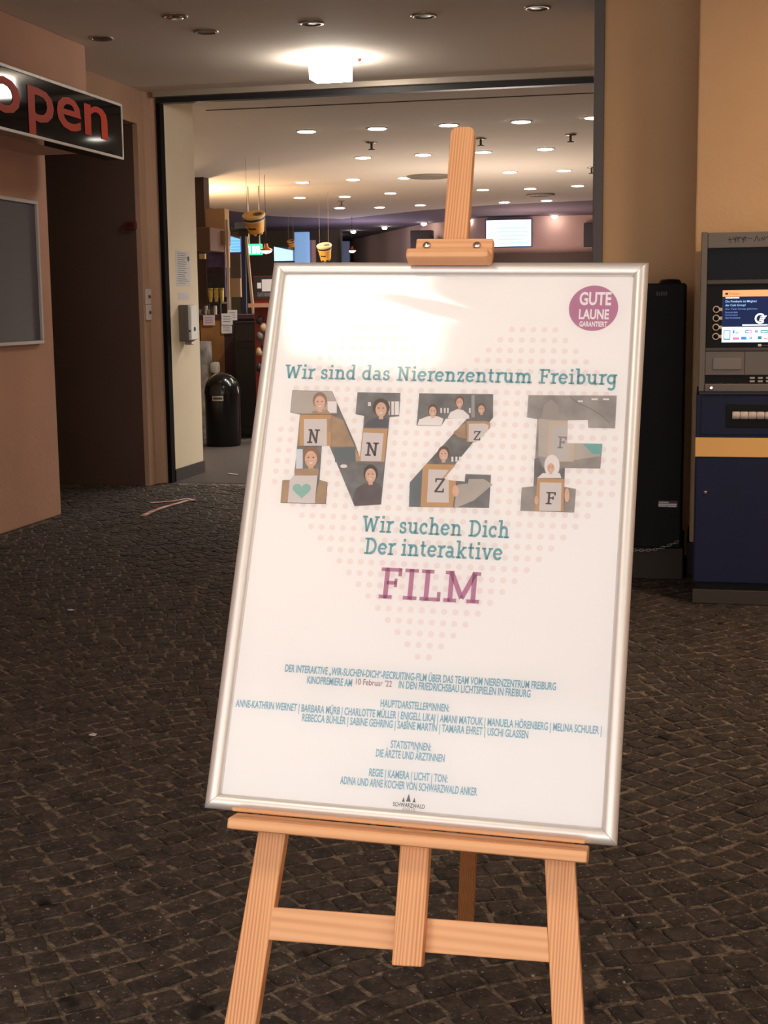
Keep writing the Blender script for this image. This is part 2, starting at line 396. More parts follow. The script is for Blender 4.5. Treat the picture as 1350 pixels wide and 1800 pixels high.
# left wall with the passage opening
mb = MB(); mb.box(-4.62, -4.32, -4, 8.86, 0, CZ)
struct(mb.build('wall_left', plaster_l, bevel=0.012), 'salmon plaster wall with display case')
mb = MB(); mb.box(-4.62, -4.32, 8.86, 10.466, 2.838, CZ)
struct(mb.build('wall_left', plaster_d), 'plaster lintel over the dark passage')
mb = MB(); mb.box(-4.45, -3.93, -1, 8.70, 2.42, CZ)
struct(mb.build('wall_left', plaster_l, bevel=0.006), 'plaster bulkhead carrying the neon sign')
mb = MB()
jc = [(-4.36, 10.468), (-4.32, 10.466), (-4.32, 10.60), (-4.285, 10.66), (-4.22, 10.69), (-4.22, 10.75), (-4.36, 10.75)]
mb.hexa([(x, y, 0) for x, y in jc], [(x, y, CZ) for x, y in jc])
struct(mb.build('wall_left', plaster_d), 'plaster pier with rounded corner beside the black door frame')
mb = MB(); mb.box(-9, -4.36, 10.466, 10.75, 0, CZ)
pass_m = mat('passage_shade', (86, 64, 54), 0.9, var=0.06, vscale=1.6, bump=0.2, bscale=45)  # the passage's shade is put into this dark brown colour
struct(mb.build('wall_passage', pass_m), 'end wall of the passage, its shade painted in dark brown')
mb = MB(); mb.box(-9.0, -8.8, 8.8, 10.466, 0, CZ); mb.box(-9, -4.62, 8.66, 8.86, 0, CZ)
struct(mb.build('wall_passage', plaster_d))
# right side: pier, wall, post
mb = MB(); mb.box(-0.545, 0.6, 7.9, 8.5, 0, CZ)
struct(mb.build('wall_right', mustard), 'mustard plaster pier behind the black cabinet')
mb = MB(); mb.box(-0.045, 3.6, 7.35, 7.9, 0.17, CZ)
struct(mb.build('wall_right', mustard, bevel=0.01), 'mustard plaster wall behind the cash machine')
mb = MB(); mb.box(-0.055, 3.6, 7.335, 7.9, 0, 0.17)
struct(mb.build('baseboard_right', mat('plinth_dark', (48, 42, 38), 0.8)), 'dark plinth under the mustard wall')
mb = MB(); mb.box(-0.60, -0.545, 7.86, 8.5, 0, CZ)
struct(mb.build('trim_2', dark_post, bevel=0.004), 'dark grey metal post beside the mustard pier')
mb = MB(); mb.box(-0.60, 4, 8.5, 10.75, 0, CZ)
struct(mb.build('wall_right', mustard))
mb = MB(); mb.box(3.6, 3.8, -4, 8.0, 0, CZ)
struct(mb.build('wall_right', mustard))
# entrance frame
mb = MB(); mb.box(-4.24, -0.6, 10.66, 10.74, 3.015, 3.055)
struct(mb.build('trim_3', black), 'black head rail over the entrance')
mb = MB(); mb.box(-4.24, -0.6, 10.60, 10.72, 3.055, CZ)
struct(mb.build('trim_3', mat('rail_metal', (168, 156, 142), 0.35, metal=0.3), bevel=0.004), 'metal running track over the black head rail')
mb = MB(); mb.box(-4.240, -4.206, 10.66, 10.75, 0, 3.015)
struct(mb.build('trim_3', mat('black_matt', (20, 17, 17), 0.9, spec=0.1), bevel=0.003), 'black side rail of the entrance')
mb = MB(); mb.box(-4.6, -4.21, 10.75, 11.42, 0.1, CZ)
struct(mb.build('wall_left', cream, bevel=0.004), 'cream painted wall end inside the entrance')
mb = MB(); mb.box(-4.6, -4.20, 10.745, 11.43, 0, 0.1)
struct(mb.build('baseboard_left', mat('skirting_dark', (50, 40, 36), 0.7)), 'dark skirting under the cream wall end')
# foyer shell
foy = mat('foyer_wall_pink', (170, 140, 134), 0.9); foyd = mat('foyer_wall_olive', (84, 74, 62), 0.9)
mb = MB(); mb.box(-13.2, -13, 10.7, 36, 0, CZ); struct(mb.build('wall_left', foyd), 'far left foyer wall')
mb = MB(); mb.box(-13, -4.6, 10.75, 10.9, 0, CZ); struct(mb.build('wall_front', cream))
mb = MB(); mb.box(4, 4.2, 8, 36, 0, CZ); struct(mb.build('wall_right', foy))
bw = [(4, 27.6), (-4.1, 27.3), (-5.75, 29.0), (-8.6, 34.6)]
mb = MB()
lo = [(x, y, 0) for x, y in bw] + [(x, y + .3, 0) for x, y in bw[::-1]]
mb.hexa(lo, [(x, y, CZ + .01) for x, y, _ in lo])
struct(mb.build('wall_back', foy), 'pink lit back wall of the foyer')
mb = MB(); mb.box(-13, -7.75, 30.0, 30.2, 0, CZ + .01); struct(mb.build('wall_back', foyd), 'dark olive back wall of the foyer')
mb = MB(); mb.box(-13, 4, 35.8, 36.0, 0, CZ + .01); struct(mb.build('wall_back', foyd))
mb = MB(); mb.box(-4.0, 4, 27.0, 27.2, 0, 2.40)
struct(mb.build('wall_back', mat('wainscot_dark', (64, 52, 46), 0.8)), 'dark lower band of the foyer back wall')

# ================================================================== EASEL AND POSTER FRAME
xa = V((0.63, -0.004, -0.012)).normalized(); vd = V((-0.015, -0.368, -0.839)).normalized()
ya = -vd; ya = (ya - xa * ya.dot(xa)).normalized(); na = xa.cross(ya)          # na points to the viewer
TL = V((-0.716, 2.320, 1.478)); PW, PH = 0.63, 0.917
BLp = TL - ya * PH
RAD = 0.0135                                   # the rails stand this proud of the frame's back
O_back = BLp - na * 0.004
def frame_matrix(o):
    return Matrix(((xa.x, ya.x, na.x, o.x), (xa.y, ya.y, na.y, o.y), (xa.z, ya.z, na.z, o.z), (0, 0, 0, 1)))
def uv(px, py, w=0.004):
    """photo point -> coordinates in the leaning plane, w in front of the frame's back"""
    o = O_back + na * w; d = ray(px, py); k = (o - CAM).dot(na) / d.dot(na); p = CAM + d * k - o
    return p.dot(xa), p.dot(ya)
PM = frame_matrix(O_back + xa * 0)
easel_floor = O_back - ya * (O_back.z / ya.z)
dv = (O_back - easel_floor).dot(ya)             # frame bottom above the easel's foot, along the plane

wv = wood('pine_upright', 1, (234, 174, 122), (202, 132, 84), 62); wh = wood('pine_crosswise', 0, (236, 180, 130), (220, 156, 108), 24)
wdark = wood('pine_rear', 1, (176, 116, 70), (140, 84, 48), 60)
EM = frame_matrix(easel_floor)
easel = thing('easel', 'pine wood easel holding the white framed poster', 'easel', None, M=EM)
def euv(px, py, w): a, b = uv(px, py, w); return (a, b + dv)
# mast with rounded top
w = 0.0
tl, tr = euv(793, 222, w), euv(838, 222, w); bl, br = euv(688, 1697, w), euv(741, 1700, w)
def lerp(a, b, t): return (a[0] + (b[0] - a[0]) * t, a[1] + (b[1] - a[1]) * t)
mw = br[0] - bl[0]; cxm = (bl[0] + br[0]) / 2; top = tl[1]
cxt = (tl[0] + tr[0]) / 2 - 0.002
poly = [bl, br]
for k in range(0, 5):
    a = math.pi / 2 * k / 4; poly.append((cxt + mw * .46 - .012 + .012 * math.cos(a), top - .012 + .012 * math.sin(a)))
for k in range(0, 5):
    a = math.pi / 2 + math.pi / 2 * k / 4; poly.append((cxt - mw * .46 + .012 + .012 * math.cos(a), top - .012 + .012 * math.sin(a)))
MB().slab(poly, -0.024, -0.0005).build('mast', wv, easel, local=True, bevel=0.002)
w = -0.0245
def leg(px4):
    q = [euv(*p, w) for p in px4]
    (a, b, c, d) = q                         # top-left, top-right, bottom-right, bottom-left at the picture's foot
    def ext(p, r, v):                        # along p->r to height v
        t = (v - p[1]) / (r[1] - p[1]); return (p[0] + (r[0] - p[0]) * t, v)
    fl = 0.0115
    up = 0.62 + .55
    return [ext(a, d, up), ext(b, c, up), ext(b, c, fl), ext(a, d, fl)]
MB().slab(leg([(453, 1465), (502, 1465), (449, 1800), (394, 1800)]), -0.047, w).build('leg', wv, easel, local=True, bevel=0.002)
MB().slab(leg([(957, 1510), (1010, 1510), (1026, 1800), (970, 1800)]), -0.047, w).build('leg', wv, easel, local=True, bevel=0.002)
q = [euv(474, 1594, w), euv(962, 1630, w), euv(966, 1692, w), euv(468, 1652, w)]
MB().slab([(q[3][0], q[3][1]), (q[2][0], q[2][1]), (q[1][0], q[1][1]), (q[0][0], q[0][1])], -0.044, w - 0.0005).build('cross_bar', wh, easel, local=True, bevel=0.002)
# upper brace behind the poster
yb = dv + 0.52
MB().box(0.10, 0.50, yb, yb + .05, -0.044, w - .0005).build('cross_bar', wh, easel, local=True, bevel=0.002)
# rear leg: from a hinge behind the mast down to the floor
foot = EM.inverted() @ atZ(819, 1622); hinge = V((cxm + .04, dv + .70, -0.036))
dirv = (foot - hinge).normalized(); side = V((1, 0, 0)); side = (side - dirv * side.dot(dirv)).normalized(); nn = dirv.cross(side)
hw, ht = 0.018, 0.011
ringp = lambda c: [c + side * hw + nn * ht, c - side * hw + nn * ht, c - side * hw - nn * ht, c + side * hw - nn * ht]
MB().hexa([tuple(p) for p in ringp(foot + V((0, 0.004, 0)))], [tuple(p) for p in ringp(hinge)]).build('rear_leg', wdark, easel, local=True, bevel=0.002)
# tray the frame rests on
w = 0.042
a, b, c, d = euv(400, 1437, w), euv(1033, 1487, w), euv(1031, 1511, w), euv(399, 1456, w)
tr_o = MB()
tr_o.hexa([(a[0], d[1], 0.0), (b[0], d[1], 0.0), (b[0], dv - .002, 0.0), (a[0], dv - .002, 0.0)], [(a[0], d[1], w), (b[0], d[1], w), (b[0], a[1], w), (a[0], a[1], w)])
tray = tr_o.build('tray', wh, easel, local=True, bevel=0.003)
MB().box(a[0] + .004, b[0] - .004, dv - .002, dv + .004, 0.030, 0.0405).build('tray_lip', wh, tray, local=True, bevel=0.002)
# top holder with two chrome screws
w = 0.018
a, b = euv(732, 419, w), euv(867, 422, w); c = euv(867, 458, w)
hold = MB().slab([(a[0], c[1] + .004), (b[0], c[1] + .004), (b[0], a[1]), (a[0], a[1])], 0.0, w).build('holder', wh, easel, local=True, bevel=0.0025)
w2 = 0.046
a, b, c = euv(714, 435, w2), euv(858, 438, w2), euv(858, 457, w2)
MB().hexa([(a[0], c[1] + .002, w), (b[0] + .004, c[1] + .002, w), (b[0] + .004, a[1] - .002, w), (a[0], a[1] - .002, w)], [(a[0], c[1] + .006, w2), (b[0], c[1] + .006, w2), (b[0], a[1], w2), (a[0], a[1], w2)]).build('holder_bar', wh, hold, local=True, bevel=0.004)
for px in (750, 838):
    s_ = euv(px, 431, w + .003)
    MB().lathe([(0.0075, 0), (0.0075, .002), (0.005, .005), (0.001, .006)], (s_[0], s_[1], w), 'Z', 16).build('screw', chrome, hold, local=True)

# ---- poster frame
pf = thing('poster_frame', 'silver snap frame with a white poster reading NZF on the pine easel', 'poster', None, M=PM)
prof = [(0, 0), (0, .006), (.002, .0095), (.006, .0125), (.011, .0135), (.016, .0125), (.020, .0098), (.0225, .007), (.0235, .0045), (.0235, 0)]
def rail(k):
    n = len(prof); vs = []
    cs = [(0, 0), (PW, 0), (PW, PH), (0, PH)]; sg = [(1, 1), (-1, 1), (-1, -1), (1, -1)]
    mbr = MB(); e = 0.0004
    for idx in (k, (k + 1) % 4):
        for dd, h in prof:
            p = [cs[idx][0] + sg[idx][0] * dd, cs[idx][1] + sg[idx][1] * dd]
            ax = 0 if k in (0, 2) else 1
            o_ = (k + 1) % 4 if idx == k else k
            p[ax] += e * (1 if cs[o_][ax] > cs[idx][ax] else -1)
            vs.append((p[0], p[1], h))
    fs = [(i, i + 1, n + i + 1, n + i) for i in range(n - 1)] + [tuple(range(n)), tuple(range(n, 2 * n))[::-1], (0, n, 2 * n - 1, n - 1)]
    mbr.add(vs, fs)
    o = mbr.build('frame_rail', alu, pf, local=True)
    for i, p in enumerate(o.data.polygons): p.use_smooth = len(p.vertices) == 4
    es = o.modifiers.new('split', 'EDGE_SPLIT'); es.split_angle = math.radians(50)
    return o
for k in range(4): rail(k)
MB().box(.003, PW - .003, .003, PH - .003, 0.0002, 0.0016).build('back_panel', mat('backing_board', (120, 116, 112), 0.8), pf, local=True)
sheet_m = mat('poster_paper', (247, 242, 240), 0.7, spec=0.2)
sheet = MB().box(.012, PW - .012, .012, PH - .012, 0.0017, 0.0022).build('poster_sheet', sheet_m, pf, local=True)
L0 = 0.0022
def layer(k): return L0 + 0.00012 * k
def flat(name, m, k): 
    mbp = MB(); h = layer(k)
    return mbp, (lambda u, v: (u, v, h)), (lambda nm=name, mm=m: mbp.build(nm, mm, sheet, local=True, fix=False))
teal = mat('ink_teal', (116, 168, 176), 0.7); purple = mat('ink_purple', (188, 128, 158), 0.7); blue_s = mat('ink_blue', (130, 178, 196), 0.7)
dotm = mat('ink_dots', (241, 227, 225), 0.7); ink_dark = mat('ink_dark', (94, 86, 88), 0.7)
# heart of dots
mbp, put, fin = flat('dot_heart', dotm, 1)
du, dvv = uv(735, 1154), uv(752, 1155)
pitch = 0.0176; rad = 0.0050; cu, cv = (du[0] + dvv[0]) / 2, (du[1] + dvv[1]) / 2
for row in range(0, 33):
    for i in range(-17, 17):
        x = (i + .5); y = row
        ok = abs(x) <= row + 1 and abs(x) <= 15.5
        if row > 17:
            cxl = 7.6; ok = ((abs(x) - cxl) / 8.2) ** 2 + ((row - 17) / 13.5) ** 2 <= 1.0
        if not ok: continue
        u0, v0 = cu + x * pitch, cv + row * pitch * 1.03
        if not (.03 < u0 < PW - .03): continue
        mbp.add([put(u0 + rad * math.cos(t * math.pi / 5), v0 + rad * math.sin(t * math.pi / 5)) for t in range(10)], [tuple(range(10))])
o = fin(); o['kind'] = 'stuff'
# slab-serif lines
def line(kind, s, a, b, cap_px, m, k=4, name='lettering', bold=0.0, lab=None):
    mbp, put, fin = flat(name, m, k)
    p, q = uv(*a), uv(*b); base = (p[1] + q[1]) / 2
    cap = cap_px / 1088.0
    (slab_into if kind == 'slab' else lambda *z_: text_into(*z_, bold=bold))(mbp, s, p[0], q[0], base, cap, put)
    o = fin()
    if lab: o['label'] = lab
    return o
line('slab', 'Wir sind das Nierenzentrum Freiburg', (499, 667), (1084, 674), 27, teal, lab='teal slab-serif headline')
line('slab', 'Wir suchen Dich', (635, 937), (894, 943), 29, teal)
line('slab', 'Der interaktive', (639, 974), (882, 984), 29, teal)
line('slab', 'FILM', (665, 1051), (842, 1061), 54, purple, lab='purple slab-serif word FILM')
B = 0.012
small = [
 ('DER INTERAKTIVE „WIR-SUCHEN-DICH“-RECRUITING-FILM ÜBER DAS TEAM VOM NIERENZENTRUM FREIBURG', (500, 1182), (977, 1211)),
 ('KINOPREMIERE AM', (539, 1201), (618, 1206)), ('IN DEN FRIEDRICHSBAU LICHTSPIELEN IN FREIBURG', (700, 1210), (932, 1225)),
 ('HAUPTDARSTELLER*INNEN:', (668, 1242), (789, 1251)),
 ('ANNE-KATHRIN WERNET | BARBARA MÜRB | CHARLOTTE MÜLLER | ENJGELL LIKAJ | AMANI MATOUK | MANUELA HÖRENBERG | MELINA SCHULER |', (413, 1244), (1057, 1288)),
 ('REBECCA BÜHLER | SABINE GEHRING | SABINE MARTIN | TAMARA EHRET | USCHI GLASSEN', (530, 1268), (928, 1297)),
 ('STATIST*INNEN:', (686, 1314), (757, 1320)), ('DIE ÄRZTE UND ÄRZTINNEN', (660, 1330), (781, 1339)),
 ('REGIE | KAMERA | LICHT | TON:', (648, 1364), (786, 1375)),
 ('ADINA UND ARNE KOCHER VON SCHWARZWALD ANKER', (597, 1378), (838, 1398))]
for s, a, b in small: line('font', s, a, b, 12.8, blue_s, bold=0.02)
line('font', "10 Februar '22", (625, 1203), (688, 1207), 10, mat('ink_hand', (150, 110, 120), 0.7), name='handwriting', lab='date written by hand')
line('font', 'SCHWARZWALD', (690, 1417), (746, 1421), 6.5, ink_dark, bold=B)
line('font', 'ANKER', (706, 1425), (730, 1427), 6, mat('ink_grey', (190, 182, 182), 0.7))
mbp, put, fin = flat('logo', ink_dark, 4)
for px, py, s_ in ((718, 1402, 1.0), (709, 1405, .6), (728, 1406, .6)):
    u0, v0 = uv(px, py); h = .012 * s_
    mbp.add([put(u0 - .0035 * s_, v0 - h / 2), put(u0 + .0035 * s_, v0 - h / 2), put(u0, v0 + h / 2)], [(0, 1, 2)])
fin()
# round badge
bu, bv_ = uv(1043, 541); br_ = uv(1086.5, 541)[0] - bu
mbp, put, fin = flat('badge', purple, 3)
mbp.add([put(bu + br_ * math.cos(t * math.pi / 24), bv_ + br_ * math.sin(t * math.pi / 24)) for t in range(48)], [tuple(range(48))])
fin()['label'] = 'round purple badge'
for s, a, b, cp in (('GUTE', (1018, 534), (1074, 536), 25), ('LAUNE', (1017, 559), (1070, 561), 19), ('GARANTIERT', (1018, 573), (1067, 574), 10)):
    line('font', s, a, b, cp, sheet_m, k=5, name='badge_lettering', bold=0.03)
# big letters filled with photographs, dark tones lightened for the cover's glare haze
pgrey = mat('photo_grey', (160, 152, 148), 0.7, var=0.22, vscale=26); pgrey2 = mat('photo_light', (186, 176, 168), 0.7, var=0.10, vscale=20)
pdark = mat('photo_dark', (124, 122, 122), 0.7, var=0.25, vscale=40)
skin = mat('photo_skin', (222, 182, 160), 0.7, var=0.1, vscale=90); hair = mat('photo_hair', (124, 100, 88), 0.7); cloth = mat('photo_cloth', (110, 100, 102), 0.7, var=0.1, vscale=60)
pwood = mat('photo_wood', (198, 158, 118), 0.7); pcard = mat('photo_card', (216, 206, 204), 0.7); pwhite = mat('photo_white', (236, 228, 226), 0.7); pteal = mat('photo_teal', (120, 176, 170), 0.7)
pslate = mat('photo_slate', (112, 120, 124), 0.7); pbrown = mat('photo_brown', (176, 148, 122), 0.7, var=0.12, vscale=40)
z3 = lambda x, y: uv(470 + x / 4.219, 660 + y / 4.219)
z4 = lambda x, y: uv(770 + x / 3.97, 660 + y / 3.97)
def shape(name, m, k, pts, zf):
    mbp, put, fin = flat(name, m, k); mbp.poly([put(*zf(*p)) for p in pts], flip=True); return fin()
def ell(name, m, k, cx, cy, rx, ry, zf, clip=None):
    pts = [(cx + rx * math.cos(t * math.pi / 10), cy + ry * math.sin(t * math.pi / 10)) for t in range(20)]
    if clip: pts = [(max(clip[0], min(clip[2], x)), max(clip[1], min(clip[3], y))) for x, y in pts]
    return shape(name, m, k, pts, zf)
def rectp(name, m, k, x0, y0, x1, y1, zf): return shape(name, m, k, [(x0, y0), (x1, y0), (x1, y1), (x0, y1)], zf)
LN = shape('photo_letter', pdark, 3, [(183, 107), (478, 115), (650, 505), (685, 610), (690, 600), (716, 298), (652, 285), (667, 122), (986, 128), (976, 300), (905, 307), (842, 955), (645, 968), (455, 510), (435, 435), (410, 420), (385, 772), (445, 790), (432, 952), (95, 942), (110, 775), (195, 772), (240, 287), (168, 272)], z3)
LN['label'] = 'letter N filled with group photographs'
LZ = shape('photo_letter', pdark, 3, [(738 - 470) and (1125, 130), (1673, 136), (1673, 310), (1300, 770), (1462, 785), (1468, 729), (1657, 735), (1643, 981), (1048, 972), (1055, 790), (1484, 312), (1322, 318), (1290, 372), (1105, 368)], z3)
LZ['label'] = 'letter Z filled with group photographs'
LF = shape('photo_letter', pgrey, 3, [(630, 135), (1247, 138), (1235, 368), (1048, 362), (1045, 308), (905, 310), (900, 470), (1147, 475), (1132, 648), (885, 645), (880, 775), (962, 790), (950, 955), (573, 943), (583, 780), (665, 772), (692, 303), (620, 290)], z4)
LF['label'] = 'letter F filled with group photographs'
def person(k, cx, cy, s, zf, top=cloth, hr=hair, body=True, hw=1.0):
    if body: shape('photo_print', top, k, [(cx - 1.5 * s, cy + 2.9 * s), (cx - 1.4 * s, cy + 1.7 * s), (cx - .5 * s, cy + 1.15 * s), (cx + .5 * s, cy + 1.15 * s), (cx + 1.4 * s, cy + 1.7 * s), (cx + 1.5 * s, cy + 2.9 * s)], zf)
    ell('photo_print', hr, k + 1, cx, cy - .18 * s, .98 * s * hw, 1.2 * s, zf)
    rectp('photo_print', skin, k + 1.5, cx - .3 * s, cy + .7 * s, cx + .3 * s, cy + 1.4 * s, zf)
    ell('photo_print', skin, k + 2, cx, cy + .12 * s, .74 * s, .98 * s, zf)
    for sx in (-.3, .3): ell('photo_print', hair, k + 3, cx + sx * s, cy - .08 * s, .13 * s, .07 * s, zf)
    shape('photo_print', pwhite, k + 3, [(cx - .26 * s, cy + .52 * s), (cx + .26 * s, cy + .52 * s), (cx + .12 * s, cy + .66 * s), (cx - .12 * s, cy + .66 * s)], zf)
def card(k, x0, y0, x1, y1, t, letter, zf, lx, ly, lh, open_r=False):
    rectp('photo_print', pwood, k, x0, y0, x1, y1, zf)
    rectp('photo_print', pcard, k + .5, x0 + t, y0 + t, x1 - (0 if open_r else t), y1, zf)
    if letter:
        mbp, put, fin = flat('photo_print', ink_dark, k + 1)
        a, b = zf(lx, ly), zf(lx + lh * .86, ly); cap = (zf(lx, ly - lh)[1] - a[1])
        slab_into(mbp, letter, a[0], b[0], a[1], cap, put); fin()
# N
shape('photo_print', pgrey2, 4, [(185, 112), (476, 118), (515, 205), (515, 280), (240, 282), (172, 270)], z3)
shape('photo_print', pbrown, 4, [(245, 287), (470, 290), (560, 330), (645, 525), (470, 528), (435, 435), (408, 420), (403, 520), (222, 520)], z3)
rectp('photo_print', pwhite, 4.6, 445, 190, 512, 275, z3)
person(5, 388, 195, 54, z3, pbrown, mat('photo_hair_glare', (150, 124, 108), 0.7), body=False)  # paler hair tone carries the glare over this corner
shape('photo_print', pbrown, 5, [(320, 284), (335, 262), (440, 250), (470, 284)], z3)
card(8, 240, 292, 470, 520, 30, None, z3, 0, 0, 0)
shape('photo_print', pbrown, 8.8, [(445, 322), (472, 322), (472, 420), (446, 420)], z3)
card(8.2, 244, 296, 446, 520, 32, 'N', z3, 292, 500, 104)
shape('photo_print', pdark, 8.1, [(470, 534), (648, 530), (655, 636), (866, 640), (862, 660), (516, 655)], z3)
rectp('photo_print', mat('photo_pale_blue', (214, 218, 226), 0.7), 9, 212, 545, 262, 690, z3)
person(9.5, 322, 612, 62, z3, hr=mat('photo_hair2', (150, 116, 90), 0.7), body=False)
rectp('photo_print', pbrown, 12.6, 200, 690, 380, 742, z3); 
shape('photo_print', pcard, 12.8, [(193, 742), (372, 742), (352, 946), (150, 942), (165, 778)], z3)
shape('photo_print', pbrown, 12.7, [(112, 778), (165, 776), (152, 942), (98, 940)], z3); shape('photo_print', pbrown, 12.7, [(384, 776), (443, 792), (430, 950), (350, 946)], z3)
mbp, put, fin = flat('photo_print', mat('photo_heart', (150, 190, 180), 0.7), 13.4)
pts = []
for t in range(24):
    a = 2 * math.pi * t / 24; pts.append(put(*z3(255 + 4.3 * 16 * math.sin(a) ** 3, 850 - 4.0 * (13 * math.cos(a) - 5 * math.cos(2 * a) - 2 * math.cos(3 * a) - math.cos(4 * a)))))
mbp.poly(pts); fin()
rectp('photo_print', pwhite, 4.2, 745, 196, 766, 225, z3); rectp('photo_print', pwhite, 4.2, 898, 190, 975, 290, z3); rectp('photo_print', pdark, 4.4, 905, 190, 918, 290, z3); rectp('photo_print', pdark, 4.4, 938, 190, 944, 290, z3)
person(5, 842, 245, 56, z3, mat('photo_navy', (100, 100, 108), 0.7), mat('photo_hair3', (98, 84, 78), 0.7), body=False, hw=1.15)
shape('photo_print', MATS['photo_navy'], 5, [(716, 382), (730, 345), (800, 312), (880, 312), (898, 330), (893, 385)], z3)
shape('photo_print', pwood, 8, [(708, 390), (893, 394), (866, 640), (655, 635), (650, 540), (684, 608)], z3)
shape('photo_print', pcard, 8.5, [(712, 422), (862, 428), (842, 634), (690, 634), (692, 600)], z3)
mbp, put, fin = flat('photo_print', ink_dark, 9); a = z3(722, 594); slab_into(mbp, 'N', a[0], z3(820, 594)[0], a[1], z3(722, 494)[1] - a[1], put); fin()
rectp('photo_print', pslate, 8.6, 500, 535, 650, 640, z3)
person(9.5, 765, 735, 54, z3, cloth, mat('photo_hair4', (92, 80, 76), 0.7), body=False)
shape('photo_print', cloth, 9.4, [(632, 935), (636, 880), (660, 835), (720, 800), (820, 800), (848, 830), (838, 952), (646, 962)], z3)
ell('photo_print', pwhite, 9.1, 566, 672, 26, 14, z3)
# Z
for px, hr in ((1220, hair), (1615, hair)): pass
person(5, 1226, 262, 38, z3, pwhite, mat('photo_hair5', (112, 94, 84), 0.7), body=False)
shape('photo_print', pwhite, 5, [(1112, 366), (1125, 325), (1190, 300), (1260, 300), (1305, 318), (1290, 370)], z3)
person(5, 150, 185, 33, z4, pwhite, hair, body=False)
shape('photo_print', pwhite, 5, [(65, 297), (85, 255), (135, 232), (175, 240), (215, 275), (218, 300)], z4)
person(5, 302, 232, 30, z4, pgrey2, hair, body=False)
rectp('photo_print', mat('photo_column', (168, 164, 164), 0.7), 4, 232, 135, 255, 290, z4)
for bx in (15, 40, 62, 215): rectp('photo_print', pwhite, 4.1, bx, 225, bx + 12, 260, z4)
shape('photo_print', pwood, 8, [(198, 318), (335, 318), (365, 330), (362, 365), (258, 464), (200, 462)], z4)
shape('photo_print', pcard, 8.4, [(215, 336), (325, 334), (350, 345), (350, 375), (262, 462), (212, 460)], z4)
mbp, put, fin = flat('photo_print', ink_dark, 9); a = z4(244, 450); slab_into(mbp, 'Z', a[0], z4(296, 450)[0], a[1], z4(244, 386)[1] - a[1], put); fin()
shape('photo_print', pbrown, 6, [(105, 395), (190, 330), (196, 440), (140, 430)], z4)
person(5, 38, 548, 42, z4, cloth, mat('photo_hair6', (110, 88, 78), 0.7), body=False)
for bx in (92, 120, 145): rectp('photo_print', pwhite, 4.1, bx, 565, bx + 14, 600, z4)
shape('photo_print', pwood, 8, [(1178, 655), (1395, 660), (1300, 770), (1400, 780), (1375, 975), (1135, 972), (1150, 690)], z3)
shape('photo_print', pcard, 8.4, [(1195, 695), (1345, 700), (1298, 760), (1345, 775), (1345, 942), (1182, 940)], z3)
mbp, put, fin = flat('photo_print', ink_dark, 9); a = z3(1232, 865); slab_into(mbp, 'Z', a[0], z3(1312, 865)[0], a[1], z3(1232, 760)[1] - a[1], put); fin()
shape('photo_print', pgrey2, 4.2, [(110, 928), (135, 760), (208, 752), (214, 720), (318, 720), (380, 760), (250, 870)], z4)
ell('photo_print', skin, 9, 122, 805, 24, 40, z4)
shape('photo_print', pslate, 4, [(1056, 795), (1150, 690), (1132, 970), (1050, 968)], z3)
# F: wood, card and ink toned paler, the cover's glare put into the print
shape('photo_print', pgrey2, 4, [(700, 300), (900, 312), (897, 470), (1140, 478), (1130, 560), (885, 600), (700, 560)], z4)
shape('photo_print', mat('photo_haze', (168, 158, 152), 0.7), 5, [(720, 300), (740, 200), (790, 165), (840, 210), (850, 305)], z4)
for px in (1070, 1150): rectp('photo_print', pwhite, 5, px, 158, px + 44, 170, z4)
rectp('photo_print', pwhite, 5, 975, 172, 1010, 184, z4)
mbp, put, fin = flat('photo_print', mat('photo_crease', (140, 128, 124), 0.7), 6)
pr = [(920, 142), (975, 185), (1060, 225), (1130, 265), (1200, 328)]
for i in range(4):
    (x0, y0), (x1, y1) = pr[i], pr[i + 1]; mbp.poly([put(*z4(x0, y0)), put(*z4(x1, y1)), put(*z4(x1 - 3, y1 + 6)), put(*z4(x0 - 3, y0 + 6))])
fin()
shape('photo_print', mat('photo_pale_wood', (206, 186, 166), 0.7), 6, [(775, 318), (905, 316), (900, 470), (950, 472), (945, 600), (760, 600)], z4)
shape('photo_print', mat('photo_pale_card', (198, 190, 186), 0.7), 6.4, [(795, 345), (903, 343), (897, 470), (920, 474), (915, 590), (785, 590)], z4)
mbp, put, fin = flat('photo_print', mat('photo_pale_ink', (150, 140, 138), 0.7), 7); a = z4(832, 506); slab_into(mbp, 'F', a[0], z4(892, 506)[0], a[1], z4(832, 424)[1] - a[1], put); fin()
shape('photo_print', pteal, 5, [(1010, 476), (1145, 477), (1136, 545), (1080, 545)], z4)
shape('photo_print', pdark, 5.2, [(672, 580), (700, 570), (730, 640), (850, 650), (883, 640), (880, 770), (668, 768)], z4)
ell('photo_print', pwhite, 8, 795, 630, 54, 78, z4)
person(8.5, 787, 640, 34, z4, pwhite, pwhite, body=False)
shape('photo_print', pwhite, 7.8, [(690, 715), (730, 680), (850, 680), (860, 715)], z4)
shape('photo_print', pwood, 12, [(692, 718), (880, 722), (876, 948), (676, 944)], z4)
shape('photo_print', pcard, 12.4, [(712, 745), (862, 748), (856, 946), (706, 944)], z4)
mbp, put, fin = flat('photo_print', ink_dark, 13); a = z4(750, 898); slab_into(mbp, 'F', a[0], z4(818, 898)[0], a[1], z4(750, 812)[1] - a[1], put); fin()
ell('photo_print', skin, 13, 900, 835, 18, 48, z4); ell('photo_print', skin, 13, 686, 870, 14, 30, z4)
